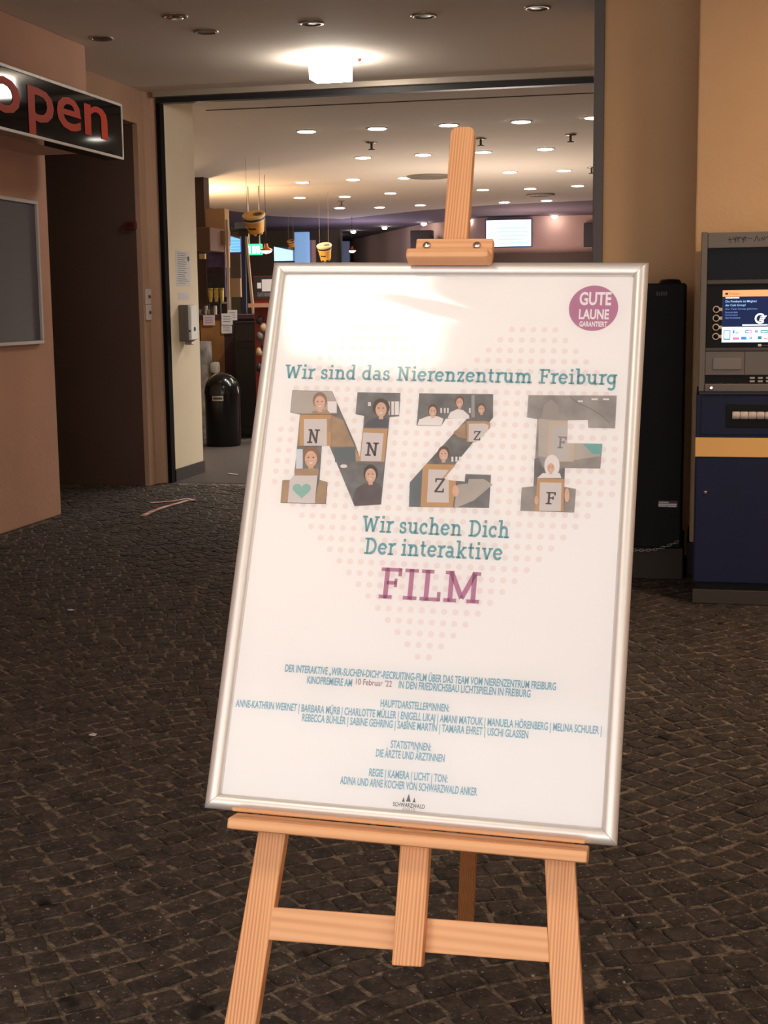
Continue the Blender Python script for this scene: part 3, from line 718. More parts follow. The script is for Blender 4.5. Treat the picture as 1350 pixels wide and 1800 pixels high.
# clear cover sheet, slightly wavy
cm = bpy.data.materials.new('clear_cover'); cm.use_nodes = True; nt = cm.node_tree; nt.nodes.clear()
out = nt.nodes.new('ShaderNodeOutputMaterial'); mixs = nt.nodes.new('ShaderNodeMixShader'); tr_ = nt.nodes.new('ShaderNodeBsdfTransparent'); gl = nt.nodes.new('ShaderNodeBsdfGlossy')
fr = nt.nodes.new('ShaderNodeFresnel'); fr.inputs['IOR'].default_value = 1.45; gl.inputs['Roughness'].default_value = 0.07
nt.links.new(fr.outputs[0], mixs.inputs[0]); nt.links.new(tr_.outputs[0], mixs.inputs[1]); nt.links.new(gl.outputs[0], mixs.inputs[2]); nt.links.new(mixs.outputs[0], out.inputs[0])
mb = MB(); NX, NY = 60, 90; vs = []; fs = []
for j in range(NY + 1):
    for i in range(NX + 1):
        u = .021 + (PW - .042) * i / NX; v = .021 + (PH - .042) * j / NY
        e = min(u - .021, PW - .021 - u, v - .021, PH - .021 - v); f_ = min(1, e / .08)
        up = max(0, (v - .45) / .45)
        h = .0062 + f_ * (.0016 * up * math.sin(7.5 * u + 9 * (v - .7) + 1.5 * math.sin(6 * u)) + .0006 * noise.noise(V((u * 5, v * 4, 2.2))) * (1 + up))
        vc = .887 - .42 * u * u; h += f_ * .0013 * math.exp(-((v - vc) / .014) ** 2) + f_ * .0010 * math.exp(-((v - vc - .03 + .05 * u) / .02) ** 2)
        vs.append((u, v, h))
for j in range(NY):
    for i in range(NX): fs.append((j * (NX + 1) + i, j * (NX + 1) + i + 1, (j + 1) * (NX + 1) + i + 1, (j + 1) * (NX + 1) + i))
mb.add(vs, fs, True); MB.build(mb, 'clear_cover', cm, pf, local=True)

# ================================================================== ARCADE CEILING FITTINGS
def ceiling_lamp_panel(loc, s, strength, label, col=(255, 236, 214)):
    t = thing('ceiling_lamp', label, 'ceiling lamp', loc, 'arcade ceiling lamps')
    MB().box(loc[0] - s / 2 - .03, loc[0] + s / 2 + .03, loc[1] - s / 2 - .03, loc[1] + s / 2 + .03, CZ - .03, CZ).build('housing', white, t)
    MB().box(loc[0] - s / 2, loc[0] + s / 2, loc[1] - s / 2, loc[1] + s / 2, CZ - .045, CZ - .031).build('diffuser', mat('lamp_%d' % int(strength * 10), (250, 240, 225), 0.5, emit=col, strength=strength), t)
ceiling_lamp_panel((-1.15, 0.85, CZ), 0.6, 5.0, 'square lit ceiling lamp above the paving in front of the easel')
ceiling_lamp_panel((1.9, 0.85, CZ), 0.6, 5.0, 'unseen square ceiling lamp added to light the poster evenly')  # out of view, added so the poster is lit evenly without a reflection
ceiling_lamp_panel((1.3, 5.4, CZ), 0.4, 26.0, 'square lit ceiling lamp above the cash machine', (255, 220, 180))
# lit emergency sign box
t = thing('emergency_light', 'glowing white emergency exit light box on the arcade ceiling', 'light', (-2.53, 9.6, CZ))
MB().box(-2.655, -2.40, 9.50, 9.70, 2.952, CZ - .006).build('lit_box', mat('lamp_emergency', (255, 252, 246), 0.5, emit=(255, 246, 232), strength=14.0), t, bevel=0.004)
MB().box(-2.645, -2.41, 9.51, 9.69, CZ - .006, CZ).build('mounting_plate', black, t)
red_led = mat('led_red', (200, 60, 40), 0.4)
p = atZ(630, 103, CZ); tag(MB().lathe([(.02, CZ), (.02, CZ - .012), (.006, CZ - .02)], (p.x, p.y, 0), 'Z', 14).build('detector', red_led), 'tiny red detector on the ceiling beside the lit emergency box', 'detector')
lens_off = mat('lens_off', (86, 78, 72), 0.3); ring_m = mat('ring_metal', (150, 138, 126), 0.35, metal=0.6)
spots = [((307, 28), 'first unlit ceiling spot from the bulkhead, in the row nearest the viewer'), ((178, 67), 'unlit ceiling spot closest to the bulkhead over the neon sign'), ((362, 55), 'unlit ceiling spot between the bulkhead and the emergency light'),
         ((547, 40), 'unlit ceiling spot straight above the emergency light'), ((745, 27), 'unlit ceiling spot between emergency light and mustard pier'), ((945, 13), 'unlit ceiling spot nearest the grey post of the mustard pier')]
for i, (px, lab) in enumerate(spots):
    p = atZ(*px, CZ)
    t = thing('ceiling_spot', lab, 'ceiling spot', (p.x, p.y, CZ), 'unlit spots in the arcade ceiling')
    MB().lathe([(.078, CZ), (.078, CZ - .006), (.060, CZ - .010), (.056, CZ - .003)], (p.x, p.y, 0), 'Z', 24).build('ring', ring_m, t)
    MB().lathe([(.054, CZ - .001), (.050, CZ - .004 - (.012 if i == 0 else 0)), (.02, CZ - .006 - (.014 if i == 0 else 0))], (p.x, p.y, 0), 'Z', 20).build('lens', chrome if i == 0 else lens_off, t)

# ================================================================== OPEN SIGN
SX = -3.80
t = thing('neon_sign', 'black sign box with orange lettering open on the salmon bulkhead', 'sign', (-3.86, 8.0, 2.4))
y1s = atX(213, 186, SX).y; y0s = 5.9; z0s, z1s = 2.400, 2.757
MB().box(-3.929, SX, y0s, y1s, z0s, z1s).build('sign_box', mat('sign_black', (14, 9, 9), 0.06, spec=0.12), t)
trim = mat('sign_trim', (206, 196, 188), 0.4)
tw = .014
for nm, b_ in (('top', (y0s, y1s, z1s - tw, z1s + .002)), ('bot', (y0s, y1s, z0s - .002, z0s + tw)), ('r', (y1s - tw, y1s + .002, z0s + tw, z1s - tw)), ('l', (y0s, y0s + tw, z0s + tw, z1s - tw))):
    MB().box(SX - .004, SX + .006, *b_).build('sign_trim', trim, t)
org = mat('letter_orange', (196, 70, 48), 0.5, spec=0.05)
ya_ = atX(188, 240, SX); yb_ = atX(149, 180, SX)
yn1 = atX(189, 240, SX).y; yo0 = yn1 - (atX(189, 240, SX).y - atX(50, 235, SX).y) * 1.345
base_z = atX(165, 239, SX).z
capz = (atX(150, 176, SX).z - base_z) / 0.75
for ch, a0, a1 in (('o', -20, 37), ('p', 50, 95), ('e', 100, 142), ('n', 148, 188)):
    mbl = MB(); ylo, yhi = atX(a0, 215, SX).y, atX(a1, 215, SX).y
    vs, fs = font_mesh(ch, 0.012); x0 = min(p.x for p in vs); x1 = max(p.x for p in vs); kk = capz / caph(0.0)
    n = len(vs)
    P = lambda p, h: (SX + h, ylo + (p.x - x0) / (x1 - x0) * (yhi - ylo), base_z + p.y * kk)
    mbl.add([P(p, .003) for p in vs], fs); mbl.build('letter', org, t, fix=False)

# display case on the left wall
t = thing('display_case', 'grey display case with white aluminium frame on the salmon wall', 'display case', (-4.32, 7.9, 1.2))
MB().box(-4.32, -4.300, 7.2, 8.63, 1.198, 2.112).build('panel', mat('case_grey', (92, 88, 94), 0.5, spec=0.2), t)
for b_ in ((7.2, 8.645, 2.098, 2.122), (7.2, 8.645, 1.188, 1.212), (8.623, 8.645, 1.212, 2.098), (7.2, 7.222, 1.212, 2.098)):
    MB().box(-4.32, -4.282, *b_).build('frame_rail', mat('case_frame', (196, 186, 182), 0.4), t, bevel=0.004)
# key switches
for i, (zc, lab) in enumerate(((1.51, 'upper of two white key switch plates on the pier'), (1.385, 'lower of two white key switch plates on the pier'))):
    t = thing('key_switch', lab, 'switch', (-4.32, 10.56, zc), 'key switch plates')
    y0, y1 = 10.50, 10.585
    MB().box(-4.32, -4.305, 10.500, 10.598, zc - .061, zc + .061).build('plate', mat('switch_plate', (214, 206, 200), 0.4), t, bevel=0.003)
    MB().lathe([(.013, 0), (.013, .012), (.004, .016)], (-4.306, 10.55, zc), 'X', 14).build('lock', mat('lock_dark', (90, 70, 60), 0.4), t)
# red call point in the passage
p = atY(230, 396, 10.45)
t = thing('call_point', 'small dark red box on the shaded passage wall', 'call point', (p.x, 10.466, p.z))
MB().box(p.x - .045, p.x + .045, 10.43, 10.466, p.z - .03, p.z + .03).build('box', mat('call_red', (92, 26, 24), 0.5), t, bevel=0.003)
MB().box(p.x - .028, p.x + .028, 10.425, 10.43, p.z - .016, p.z + .016).build('cover', mat('call_cover', (70, 22, 22), 0.3), t)

# notices and dispenser on the cream wall end
CX = -4.21
def notice(px0, py0, px1, py1, label, nlines, mark=False):
    a, b = atX(px0, py0, CX), atX(px1, py1, CX)
    t = thing('notice_sheet', label, 'notice', (CX, (a.y + b.y) / 2, b.z))
    MB().box(CX, CX + .002, a.y, b.y, b.z, a.z).build('sheet', paper, t)
    ml = MB(); h = a.z - b.z
    for i in range(nlines):
        zz = a.z - h * (i + 1.2) / (nlines + 1.5); w_ = (b.y - a.y)
        ml.box(CX + .002, CX + .0026, a.y + w_ * .1, a.y + w_ * random.uniform(.6, .92), zz - h * .008, zz + h * .008)
    ml.build('printed_lines', mat('print_grey', (130, 124, 126), 0.8), t)
    if mark:
        ml = MB(); ml.lathe([(.022, .002), (.022, .003)], (CX, b.y - .04, a.z - .06), 'X', 16); ml.build('emblem', mat('emblem_green', (70, 84, 74), 0.8), t)
notice(308, 440, 335, 503, 'tall printed notice with a dark emblem on the cream wall', 15, True)
notice(313, 514, 333, 527, 'small printed label above the soap dispenser', 3)
p0, p1 = atX(319, 536, CX), atX(347, 598, CX)
t = thing('soap_dispenser', 'grey and white wall dispenser on the cream wall', 'dispenser', (CX, p0.y, p1.z))
zb, zt = p1.z, p0.z
MB().box(CX, CX + .085, 10.93, 11.09, zb, zt).build('body', mat('dispenser_grey', (98, 92, 84), 0.4), t, bevel=0.01)
MB().box(CX + .085, CX + .11, 10.93, 11.09, zb + .01, zt - .005).build('front_cover', white, t, bevel=0.008)
wnd = MB(); wnd.lathe([(.018, .0), (.018, .004)], (CX + .109, 11.01, zb + .10), 'X', 16); wnd.build('sight_window', mat('sight_blue', (40, 60, 96), 0.6, spec=0.1), t)
dwn = MB(); dwn.box(CX + .02, CX + .10, 10.929, 10.9295, zb + .02, zb + .03); 
MB().box(CX + .03, CX + .09, 10.98, 11.04, zb - .03, zb).build('nozzle', mat('nozzle_grey', (150, 146, 140), 0.4), t, bevel=0.006)
# the white front also shows on the side facing the arcade
mbf = MB(); mbf.box(CX + .088, CX + .108, 10.926, 10.9295, zb + .03, zt - .02); mbf.build('side_label', mat('label_pale', (206, 210, 208), 0.5), t)
mbf = MB(); mbf.lathe([(.009, 10.9255), (.009, 10.926)], (CX + .098, 0, zb + .085), 'Y', 12); mbf.build('drop_mark', mat('sight_blue', (40, 60, 96), 0.6, spec=0.1), t)

# litter on the paving
tape_r = mat('tape_red', (190, 96, 80), 0.6, col2=(232, 220, 212), vscale=12)
def strip(name, label, pts, w_, m):
    mbs = MB(); pts = [V(p) for p in pts]; vs = []
    for i, p in enumerate(pts):
        d = (pts[min(i + 1, len(pts) - 1)] - pts[max(0, i - 1)]).normalized(); n = V((-d.y, d.x, 0)) * w_ / 2
        vs += [p + n + V((0, 0, .004)), p - n + V((0, 0, .004)), p - n + V((0, 0, .0065)), p + n + V((0, 0, .0065))]
    fs = []
    for i in range(len(pts) - 1):
        for k in range(4): fs.append((i * 4 + k, i * 4 + (k + 1) % 4, (i + 1) * 4 + (k + 1) % 4, (i + 1) * 4 + k))
    fs += [(0, 1, 2, 3), tuple(4 * (len(pts) - 1) + k for k in range(4))]
    mbs.add(vs, fs); return tag(mbs.build(name, m), label, 'litter')
g = lambda x, y: tuple(atZ(x, y))
strip('barrier_tape', 'strip of red and white tape lying bent on the paving', [g(251, 908), g(270, 899), g(290, 892), g(312, 886), g(332, 880), g(345, 882), g(330, 877), g(305, 882), g(264, 885)], .04, tape_r)
for k, (a, b, lab) in enumerate((((402, 833), (418, 835), 'white paper scrap on the threshold left of the frame'), ((160, 1293), (169, 1294), 'small pale scrap on the paving left of the frame'), ((122, 1073), (129, 1074), 'tiny pale scrap on dark paving beyond the tape'))):
    strip('paper_scrap', lab, [g(*a), g((a[0] + b[0]) / 2, (a[1] + b[1]) / 2 + .5), g(*b)], .02, paper)

# ================================================================== BLACK CABINET AND CASH MACHINE
blk = mat('cabinet_black', (22, 21, 21), 0.6, spec=0.15, var=0.1, vscale=8); plin = mat('cabinet_plinth', (52, 44, 38), 0.8)
bx0, bx1 = atY(1050, 800, 7.17).x, -0.085
t = thing('black_cabinet', 'tall matt black cabinet with round cap in front of the mustard pier', 'cabinet', ((bx0 + bx1) / 2, 7.4, 0))
MB().box(bx0, bx1, 7.17, 7.78, 0.165, 1.505).build('body', blk, t, bevel=0.008)
MB().box(bx0 + .01, bx1 + .012, 7.19, 7.78, 0, 0.165).build('plinth', plin, t, bevel=0.005)
pc_ = atY(1178, 497, 7.35)
MB().lathe([(.055, 1.505), (.055, 1.515), (.045, 1.525), (.01, 1.528)], (pc_.x, 7.35, 0), 'Z', 20).build('cap', blk, t)
a, b = atY(1157, 880, 7.168), atY(1191, 892, 7.168)
st = MB().box(a.x, b.x, 7.167, 7.17, b.z, a.z).build('sticker', mat('sticker_dark', (58, 56, 56), 0.5), t)
MB().box(a.x + .004, b.x - .045, 7.1662, 7.167, a.z - .010, a.z - .005).build('sticker_line', paper, st)
MB().box(a.x + .002, b.x - .004, 7.1662, 7.167, a.z - .022, a.z - .014).build('sticker_line', paper, st)
MB().box(a.x + .045, b.x - .006, 7.1660, 7.167, b.z + .002, a.z - .024).build('sticker_line', paper, st)
MB().box(a.x + .002, a.x + .042, 7.1662, 7.167, b.z + .003, b.z + .009).build('sticker_line', paper, st)
a = atY(1163, 516, 7.168)
mbs = MB()
for k in range(5): mbs.box(a.x - .025 + k * .011, a.x - .017 + k * .011, 7.1665, 7.17, a.z - .010, a.z + .010 - .003 * (k % 2))
mbs.build('faint_mark', mat('mark_grey', (58, 58, 58), 0.6), t)
# chain
ca_, cb_ = atY(1112, 968, 7.12), atY(1192, 953, 7.12)
t = thing('chain', 'thin steel chain sagging along the black cabinet plinth', 'chain', tuple(cb_))
pts = []
nl = 14
for i in range(nl):
    f_ = i / (nl - 1); p = ca_.lerp(cb_, f_) + V((0, 0.02, -.018 * math.sin(math.pi * f_)))
    pts.append(p)
for i in range(nl - 1):
    a, b = pts[i], pts[i + 1]; d = (b - a).normalized(); up = V((0, 0, 1)) if i % 2 else V((0, 1, 0)); n = d.cross(up).normalized()
    L_ = (b - a).length * .72; c = (a + b) / 2
    path = [c + d * (L_ * math.cos(q)) + n * (.0055 * math.sin(q)) for q in [2 * math.pi * k / 12 for k in range(13)]]
    MB().tube(path, .0016, 5).build('link', mat('chain_steel', (170, 164, 158), 0.35, metal=0.9), t)

# ---- cash machine
AX, AY = -0.02, 6.62
t = thing('cash_machine', 'grey and navy blue cash machine with lit screen and yellow stripe', 'cash machine', (AX + .31, AY + .35, 0))
AW = .62
grey = mat('atm_grey', (106, 98, 92), 0.5, var=0.05, vscale=4); greyd = mat('atm_grey_dark', (66, 60, 58), 0.5); navy = mat('atm_navy', (26, 30, 60), 0.5, spec=0.2, var=0.1, vscale=6); yel = mat('atm_yellow', (246, 190, 108), 0.5); ablk = mat('atm_black', (18, 17, 18), 0.5, spec=0.15)
def B_(x0, x1, d0, d1, z0, z1): return MB().box(AX + x0, AX + x1, AY + d0, AY + d1, z0, z1)
B_(.0, AW, 0.005, .70, 0, .068).build('base', mat('atm_base', (58, 50, 44), 0.7), t, bevel=0.004)
B_(.012, AW - .012, 0.03, .70, .068, .10).build('base_gap', ablk, t)
low = B_(.0, AW, 0.004, .70, .10, .985).build('lower_body', navy, t, bevel=0.004)
B_(.006, AW - .006, 0.0, .0045, .106, .690).build('door_panel', navy, low, bevel=0.002)
B_(.0, AW, -.004, .0045, .698, .787).build('stripe', yel, t, bevel=0.001)
B_(.022, AW - .022, 0.0, .0045, .80, .975).build('drawer_panel', navy, low, bevel=0.002)
MB().lathe([(.0095, AY), (.0095, AY - .006), (.004, AY - .008)], (AX + .05, 0, .53), 'Y', 14).build('lock', chrome, low)
# cash outlet with rollers
outl = B_(.135, AW - .10, -.004, .0005, .835, .940).build('cash_outlet', ablk, t, bevel=0.002)
rl = mat('roller_white', (206, 196, 188), 0.5)
for k in range(10):
    x0 = .163 + .0362 * k
    mbr = MB(); mbr.lathe([(.016, 0), (.018, .004), (.018, .030), (.016, .034)], (AX + x0, AY - .006, .891), 'X', 14); mbr.build('roller', rl, outl)
# upper housing: side cheeks, fascia, recess, screen, shelf
up = B_(.012, AW - .012, .03, .68, .985, 1.70).build('upper_housing', greyd, t)
B_(.008, .036, -.006, .5, 1.0, 1.724).build('side_cheek', grey, t, bevel=0.004)
B_(AW - .036, AW - .008, -.006, .5, 1.0, 1.724).build('side_cheek', grey, t, bevel=0.004)
fas = B_(.036, AW - .036, -.004, .5, 1.650, 1.720).build('fascia', grey, t, bevel=0.004)
B_(.036, AW - .036, .02, .031, 1.508, 1.650).build('visor', mat('visor_glass', (14, 16, 24), 0.35, spec=0.12), t)
B_(.036, AW - .036, .0, .031, 1.488, 1.508).build('rail', greyd, t, bevel=0.003)
bez = B_(.036, AW - .036, .010, .031, 1.200, 1.488).build('bezel', ablk, t)
B_(.036, AW - .036, .0, .031, 1.185, 1.200).build('rail', greyd, t, bevel=0.003)
pan = B_(.036, AW - .036, .004, .031, 1.075, 1.185).build('card_panel', grey, t, bevel=0.003)
B_(.070, .200, -.002, .0045, 1.100, 1.155).build('card_slot', mat('atm_grey_light', (124, 116, 110), 0.5), pan, bevel=0.004)
MB().box(AX + .212, AX + .214, AY + .003, AY + .0045, 1.078, 1.182).build('seam', ablk, pan)
B_(.036, AW - .036, .012, .031, 1.040, 1.075).build('key_recess', ablk, t)
keys = B_(.036, AW - .036, -.012, .03, 1.0, 1.036).build('key_shelf', grey, t, bevel=0.004)
km = mat('key_metal', (150, 140, 130), 0.35, metal=0.5)
for k in range(8):
    x0 = .236 + k * .036
    if k % 4 == 3: continue
    for r_ in range(2): B_(x0, x0 + .024, .000 + r_ * .006, .010 + r_ * .006, 1.042 + r_ * .015, 1.052 + r_ * .015).build('key', km, keys, bevel=0.002)
MB().lathe([(.011, AY - .012), (.011, AY - .016), (.006, AY - .020)], (AX + .066, 0, 1.018), 'Y', 14).build('lock', chrome, keys)
for zc in (1.375, 1.335, 1.294, 1.252):
    mbk = MB(); mbk.lathe([(.016, AY + .010), (.016, AY + .004), (.0115, AY + .003), (.0115, AY + .008)], (AX + .081, 0, zc), 'Y', 18)
    kb = mbk.build('side_button', mat('button_ring', (214, 196, 176), 0.4), bez)
    MB().lathe([(.0112, AY + .008), (.0112, AY + .0035), (.002, AY + .0025)], (AX + .081, 0, zc), 'Y', 16).build('button_cap', ablk, kb)
    MB().box(AX + .095, AX + .108, AY + .005, AY + .010, zc - .007, zc + .007).build('button_arrow', MATS['button_ring'], kb)
# screen contents
sx0, sx1, sz0, sz1 = .108, AW - .108, 1.225, 1.460
def glow(name, c, s=1.0): return mat(name, c, 0.4, emit=c, strength=s * 0.36, spec=0.1)
scr = B_(sx0, sx1, .006, .0105, sz0, sz1).build('screen', glow('screen_white', (226, 248, 252), 1.15), t)
def SB(x0, x1, z0, z1, m, k=1): return MB().box(AX + x0, AX + x1, AY + .006 - .0004 * k, AY + .0062, z0, z1).build('screen_print', m, scr)
SB(sx0, sx1, 1.432, 1.461, glow('screen_orange', (248, 150, 100), 1.0))
snavy = glow('screen_navy', (22, 34, 70), 0.8)
SB(sx0, sx0 + .206, 1.295, 1.432, snavy)
stx = glow('screen_text', (150, 190, 240), 0.9); swh = glow('screen_bright', (235, 245, 255), 1.1)
def ST_(s, x0, x1, z, cap, m, bold=0.01):
    mbt = MB(); text_into(mbt, s, AX + x0, AX + x1, z, cap, lambda u, v: (u, AY + .0050, v), bold); return mbt.build('screen_lettering', m, scr, fix=False)
so_t = glow('screen_orange_text', (180, 92, 56), 0.8)
ST_('Postbank', sx0 + .03, sx0 + .075, 1.441, .009, so_t)
SB(sx0 + .011, sx0 + .024, 1.441, 1.449, glow('screen_black', (40, 20, 16), 0.6), 2)
SB(sx0 + .013, sx0 + .073, 1.424, 1.429, swh, 2)
ST_('Die Postbank ist Mitglied', sx0 + .013, sx0 + .150, 1.406, .0095, stx)
ST_('der Cash Group!', sx0 + .013, sx0 + .102, 1.389, .0095, stx)
stx2 = glow('screen_text_dim', (110, 140, 200), 0.7)
ST_('Zur Cash Group gehören:', sx0 + .013, sx0 + .155, 1.373, .007, stx2)
ST_('Deutsche Bank', sx0 + .013, sx0 + .069, 1.358, .007, stx2)
ST_('Commerzbank', sx0 + .013, sx0 + .069, 1.346, .007, stx2)
ST_('HypoVereinsbank', sx0 + .013, sx0 + .081, 1.333, .007, stx2)
SB(sx0 + .09, sx0 + .202, 1.300, 1.306, swh, 2)
# round logo with slanted bars
mbl = MB(); lc = (AX + sx0 + .168, 1.332)
for q in _arc(0, 0, .020, .020, 40, 320, .008, 16): mbl.add([(lc[0] + p.x, AY + .0050, lc[1] + p.y) for p in q], [(0, 1, 2, 3)])
for k in range(3): mbl.add([(lc[0] + a_, AY + .0048, lc[1] + b_) for a_, b_ in ((.002 - k * .003, .010 - k * .009), (.030 - k * .006, .014 - k * .009), (.027 - k * .006, .008 - k * .009), (-.001 - k * .003, .004 - k * .009))], [(0, 1, 2, 3)])
mbl.build('screen_logo', swh, scr, fix=False)
sbl = glow('screen_blue', (60, 130, 190), 0.9); spk = glow('screen_pink', (196, 120, 176), 0.9); stl = glow('screen_tealish', (40, 130, 130), 0.9)
for x0, x1, z0, z1, m in ((.008, .038, 1.236, 1.280, sbl), (.048, .056, 1.266, 1.280, sbl), (.060, .074, 1.266, 1.270, sbl), (.104, .118, 1.266, 1.280, stl), (.118, .134, 1.266, 1.280, spk), (.146, .160, 1.268, 1.280, glow('screen_lilac', (130, 140, 210), .9)), (.172, .204, 1.266, 1.280, stl),
                          (.048, .078, 1.236, 1.248, spk), (.086, .112, 1.237, 1.250, sbl), (.122, .134, 1.238, 1.250, sbl), (.160, .178, 1.238, 1.252, stl), (.186, .204, 1.238, 1.242, so_t)):
    SB(sx0 + x0, sx0 + x1, z0, z1, m, 1.5)
SB(sx0 + .012, sx0 + .034, 1.242, 1.276, glow('screen_white', (226, 248, 252)), 2.5)
for z_ in (1.270, 1.242): SB(sx0 + .108, sx0 + .130, z_, z_ + .005, glow('screen_white', (226, 248, 252)), 2.5); SB(sx0 + .176, sx0 + .200, z_, z_ + .005, glow('screen_white', (226, 248, 252)), 2.5)
sgr = glow('screen_grey_text', (140, 170, 176), 0.8)
for z_ in (1.400, 1.386, 1.356, 1.342, 1.318, 1.304): SB(sx0 + .226, sx0 + .36 - random.uniform(0, .08), z_, z_ + .005, sgr, 1.5)
for k in range(5): SB(sx0 + .222 + k * .005, sx0 + .225 + k * .005, 1.240, 1.252 + .012 * (k % 3), sbl, 1.5)
MB().box(AX + .27, AX + .285, AY + .0085, AY + .0102, 1.206, 1.216).build('maker_mark', white, bez)
MB().box(AX + .288, AX + .315, AY + .0085, AY + .0102, 1.209, 1.212).build('maker_mark', grey, bez)
# scribbled graffiti on the fascia
gm = mat('marker_black', (34, 30, 32), 0.5); mbg = MB()
strokes = [[(.125, 1.688), (.150, 1.690)], [(.132, 1.700), (.136, 1.672)], [(.150, 1.700), (.155, 1.684), (.162, 1.700), (.158, 1.672)], [(.168, 1.698), (.170, 1.674)], [(.168, 1.698), (.180, 1.696), (.170, 1.688)], [(.184, 1.698), (.190, 1.684), (.196, 1.698), (.192, 1.672)],
           [(.200, 1.702), (.202, 1.680)], [(.198, 1.694), (.212, 1.694)], [(.214, 1.690), (.232, 1.692)], [(.240, 1.676), (.252, 1.702), (.258, 1.678)], [(.262, 1.692), (.264, 1.678)], [(.270, 1.680), (.274, 1.696), (.282, 1.680), (.286, 1.698)], [(.290, 1.690), (.300, 1.698), (.306, 1.680)], [(.31, 1.686), (.34, 1.69)]]
for s_ in strokes:
    for i in range(len(s_) - 1): mbg.add([(AX + p.x, AY - .0042, p.y) for p in _seg(s_[i], s_[i + 1], .0035)], [(0, 1, 2, 3)])
mbg.build('graffiti', gm, fas, fix=False)

# ================================================================== FOYER
lit = mat('downlight_lit', (255, 252, 246), 0.5, emit=(255, 246, 234), strength=7.0); rim = mat('downlight_rim', (206, 196, 184), 0.5)
dl = [(-3.77, 13.36), (-3.07, 13.36), (-2.37, 13.32), (-1.68, 13.29), (-1.0, 13.22), (-3.81, 15.85), (-3.1, 15.78), (-2.41, 15.72), (-1.71, 15.64), (-5.33, 18.63), (-4.58, 18.46), (-3.88, 18.46), (-2.44, 18.15), (-1.75, 18.16),
      (-6.1, 21.16), (-5.39, 21.19), (-4.59, 20.82), (-3.18, 20.71), (-2.49, 20.77), (-1.78, 20.53), (-6.08, 23.53), (-5.41, 23.66), (-4.65, 23.4), (-3.22, 23.29), (-2.51, 23.18)]
rows = {0: 'first', 1: 'second', 2: 'third', 3: 'fourth', 4: 'fifth'}
def rowof(y): return 0 if y < 14.5 else 1 if y < 17 else 2 if y < 19.5 else 3 if y < 22.2 else 4
ordn = ['leftmost', 'second from left', 'third from left', 'fourth from left', 'fifth from left', 'sixth from left']
for i, (x, y) in enumerate(dl):
    r_ = rowof(y); mates = sorted(a[0] for a in dl if rowof(a[1]) == r_); k = mates.index(x)
    lab = 'lit round foyer downlight, %s in the %s row behind the entrance' % (ordn[k], rows[r_])
    t = thing('downlight', lab, 'downlight', (x, y, CZ), 'lit downlights in the foyer ceiling')
    MB().lathe([(.105, CZ), (.103, CZ - .006), (.088, CZ - .008)], (x, y, 0), 'Z', 20).build('rim', rim, t)
    MB().lathe([(.086, CZ - .004), (.086, CZ - .012), (.06, CZ - .016)], (x, y, 0), 'Z', 20).build('lens', lit, t)
    lo_ = lamp('downlight_lamp', 'SPOT', (0, 0, -.03), 32, (1.0, 0.93, 0.84), 0.06, aim=None, spot=150); lo_.parent = t
pin = mat('pin_lit', (255, 250, 240), 0.5, emit=(255, 244, 230), strength=20.0)
pins = [((584, 414), 'small pin light above the dark olive foyer wall'), ((621, 406), 'small pin light above the pendant lamp'), ((676, 399), 'small pin light between pendant and dark wall panel'), ((745, 392), 'small pin light over the dark wall panel beside the mast'), ((828, 386), 'small pin light at the edge of the wall screen'), ((975, 379), 'small pin light between the wall screen and the post')]
for (px, lab) in pins:
    p = atZ(*px, CZ)
    t = thing('pin_light', lab, 'pin light', (p.x, p.y, CZ), 'pin lights in the purple ceiling')
    MB().lathe([(.07, CZ + .01), (.07, CZ - .004), (.06, CZ - .008)], (p.x, p.y, 0), 'Z', 14).build('rim', rim, t)
    MB().lathe([(.055, CZ), (.055, CZ - .03), (.03, CZ - .05)], (p.x, p.y, 0), 'Z', 14).build('lens', pin, t)
sprm = mat('sprinkler_dark', (70, 60, 52), 0.5)
for px, lab in (((653, 250), 'sprinkler head between the first two downlight rows'), ((1003, 236), 'sprinkler head nearest the grey post'), ((1040, 294), 'sprinkler head at the post, over the second downlight row'), ((600, 353), 'sprinkler head over the fifth downlight row'), ((845, 243), 'sprinkler stub partly behind the easel mast'), ((360, 327), 'dark sprinkler head near the cream wall')):
    p = atZ(*px, CZ)
    t = thing('sprinkler', lab, 'sprinkler', (p.x, p.y, CZ), 'foyer sprinklers')
    MB().lathe([(.06, CZ), (.06, CZ - .008), (.02, CZ - .014)], (p.x, p.y, 0), 'Z', 16).build('rosette', ring_m, t)
    MB().lathe([(.012, CZ - .012), (.012, CZ - .07)], (p.x, p.y, 0), 'Z', 10).build('stem', sprm, t)
    MB().lathe([(.035, CZ - .07), (.035, CZ - .078)], (p.x, p.y, 0), 'Z', 12).build('deflector', sprm, t)
for px, r_, lab in (((755, 309), .30, 'large round air vent in the foyer ceiling left of the mast'), ((950, 341), .22, 'round air vent in the foyer ceiling near the wall screen')):
    p = atZ(*px, CZ)
    t = thing('ceiling_vent', lab, 'vent', (p.x, p.y, CZ), 'round ceiling vents')
    for k in range(3):
        ra = r_ * (1 - .28 * k)
        MB().lathe([(ra, CZ), (ra, CZ - .02), (ra - .05, CZ - .028), (ra - .055, CZ - .004)], (p.x, p.y, 0), 'Z', 24).build('ring', mat('vent_grey', (128, 118, 108), 0.6), t)

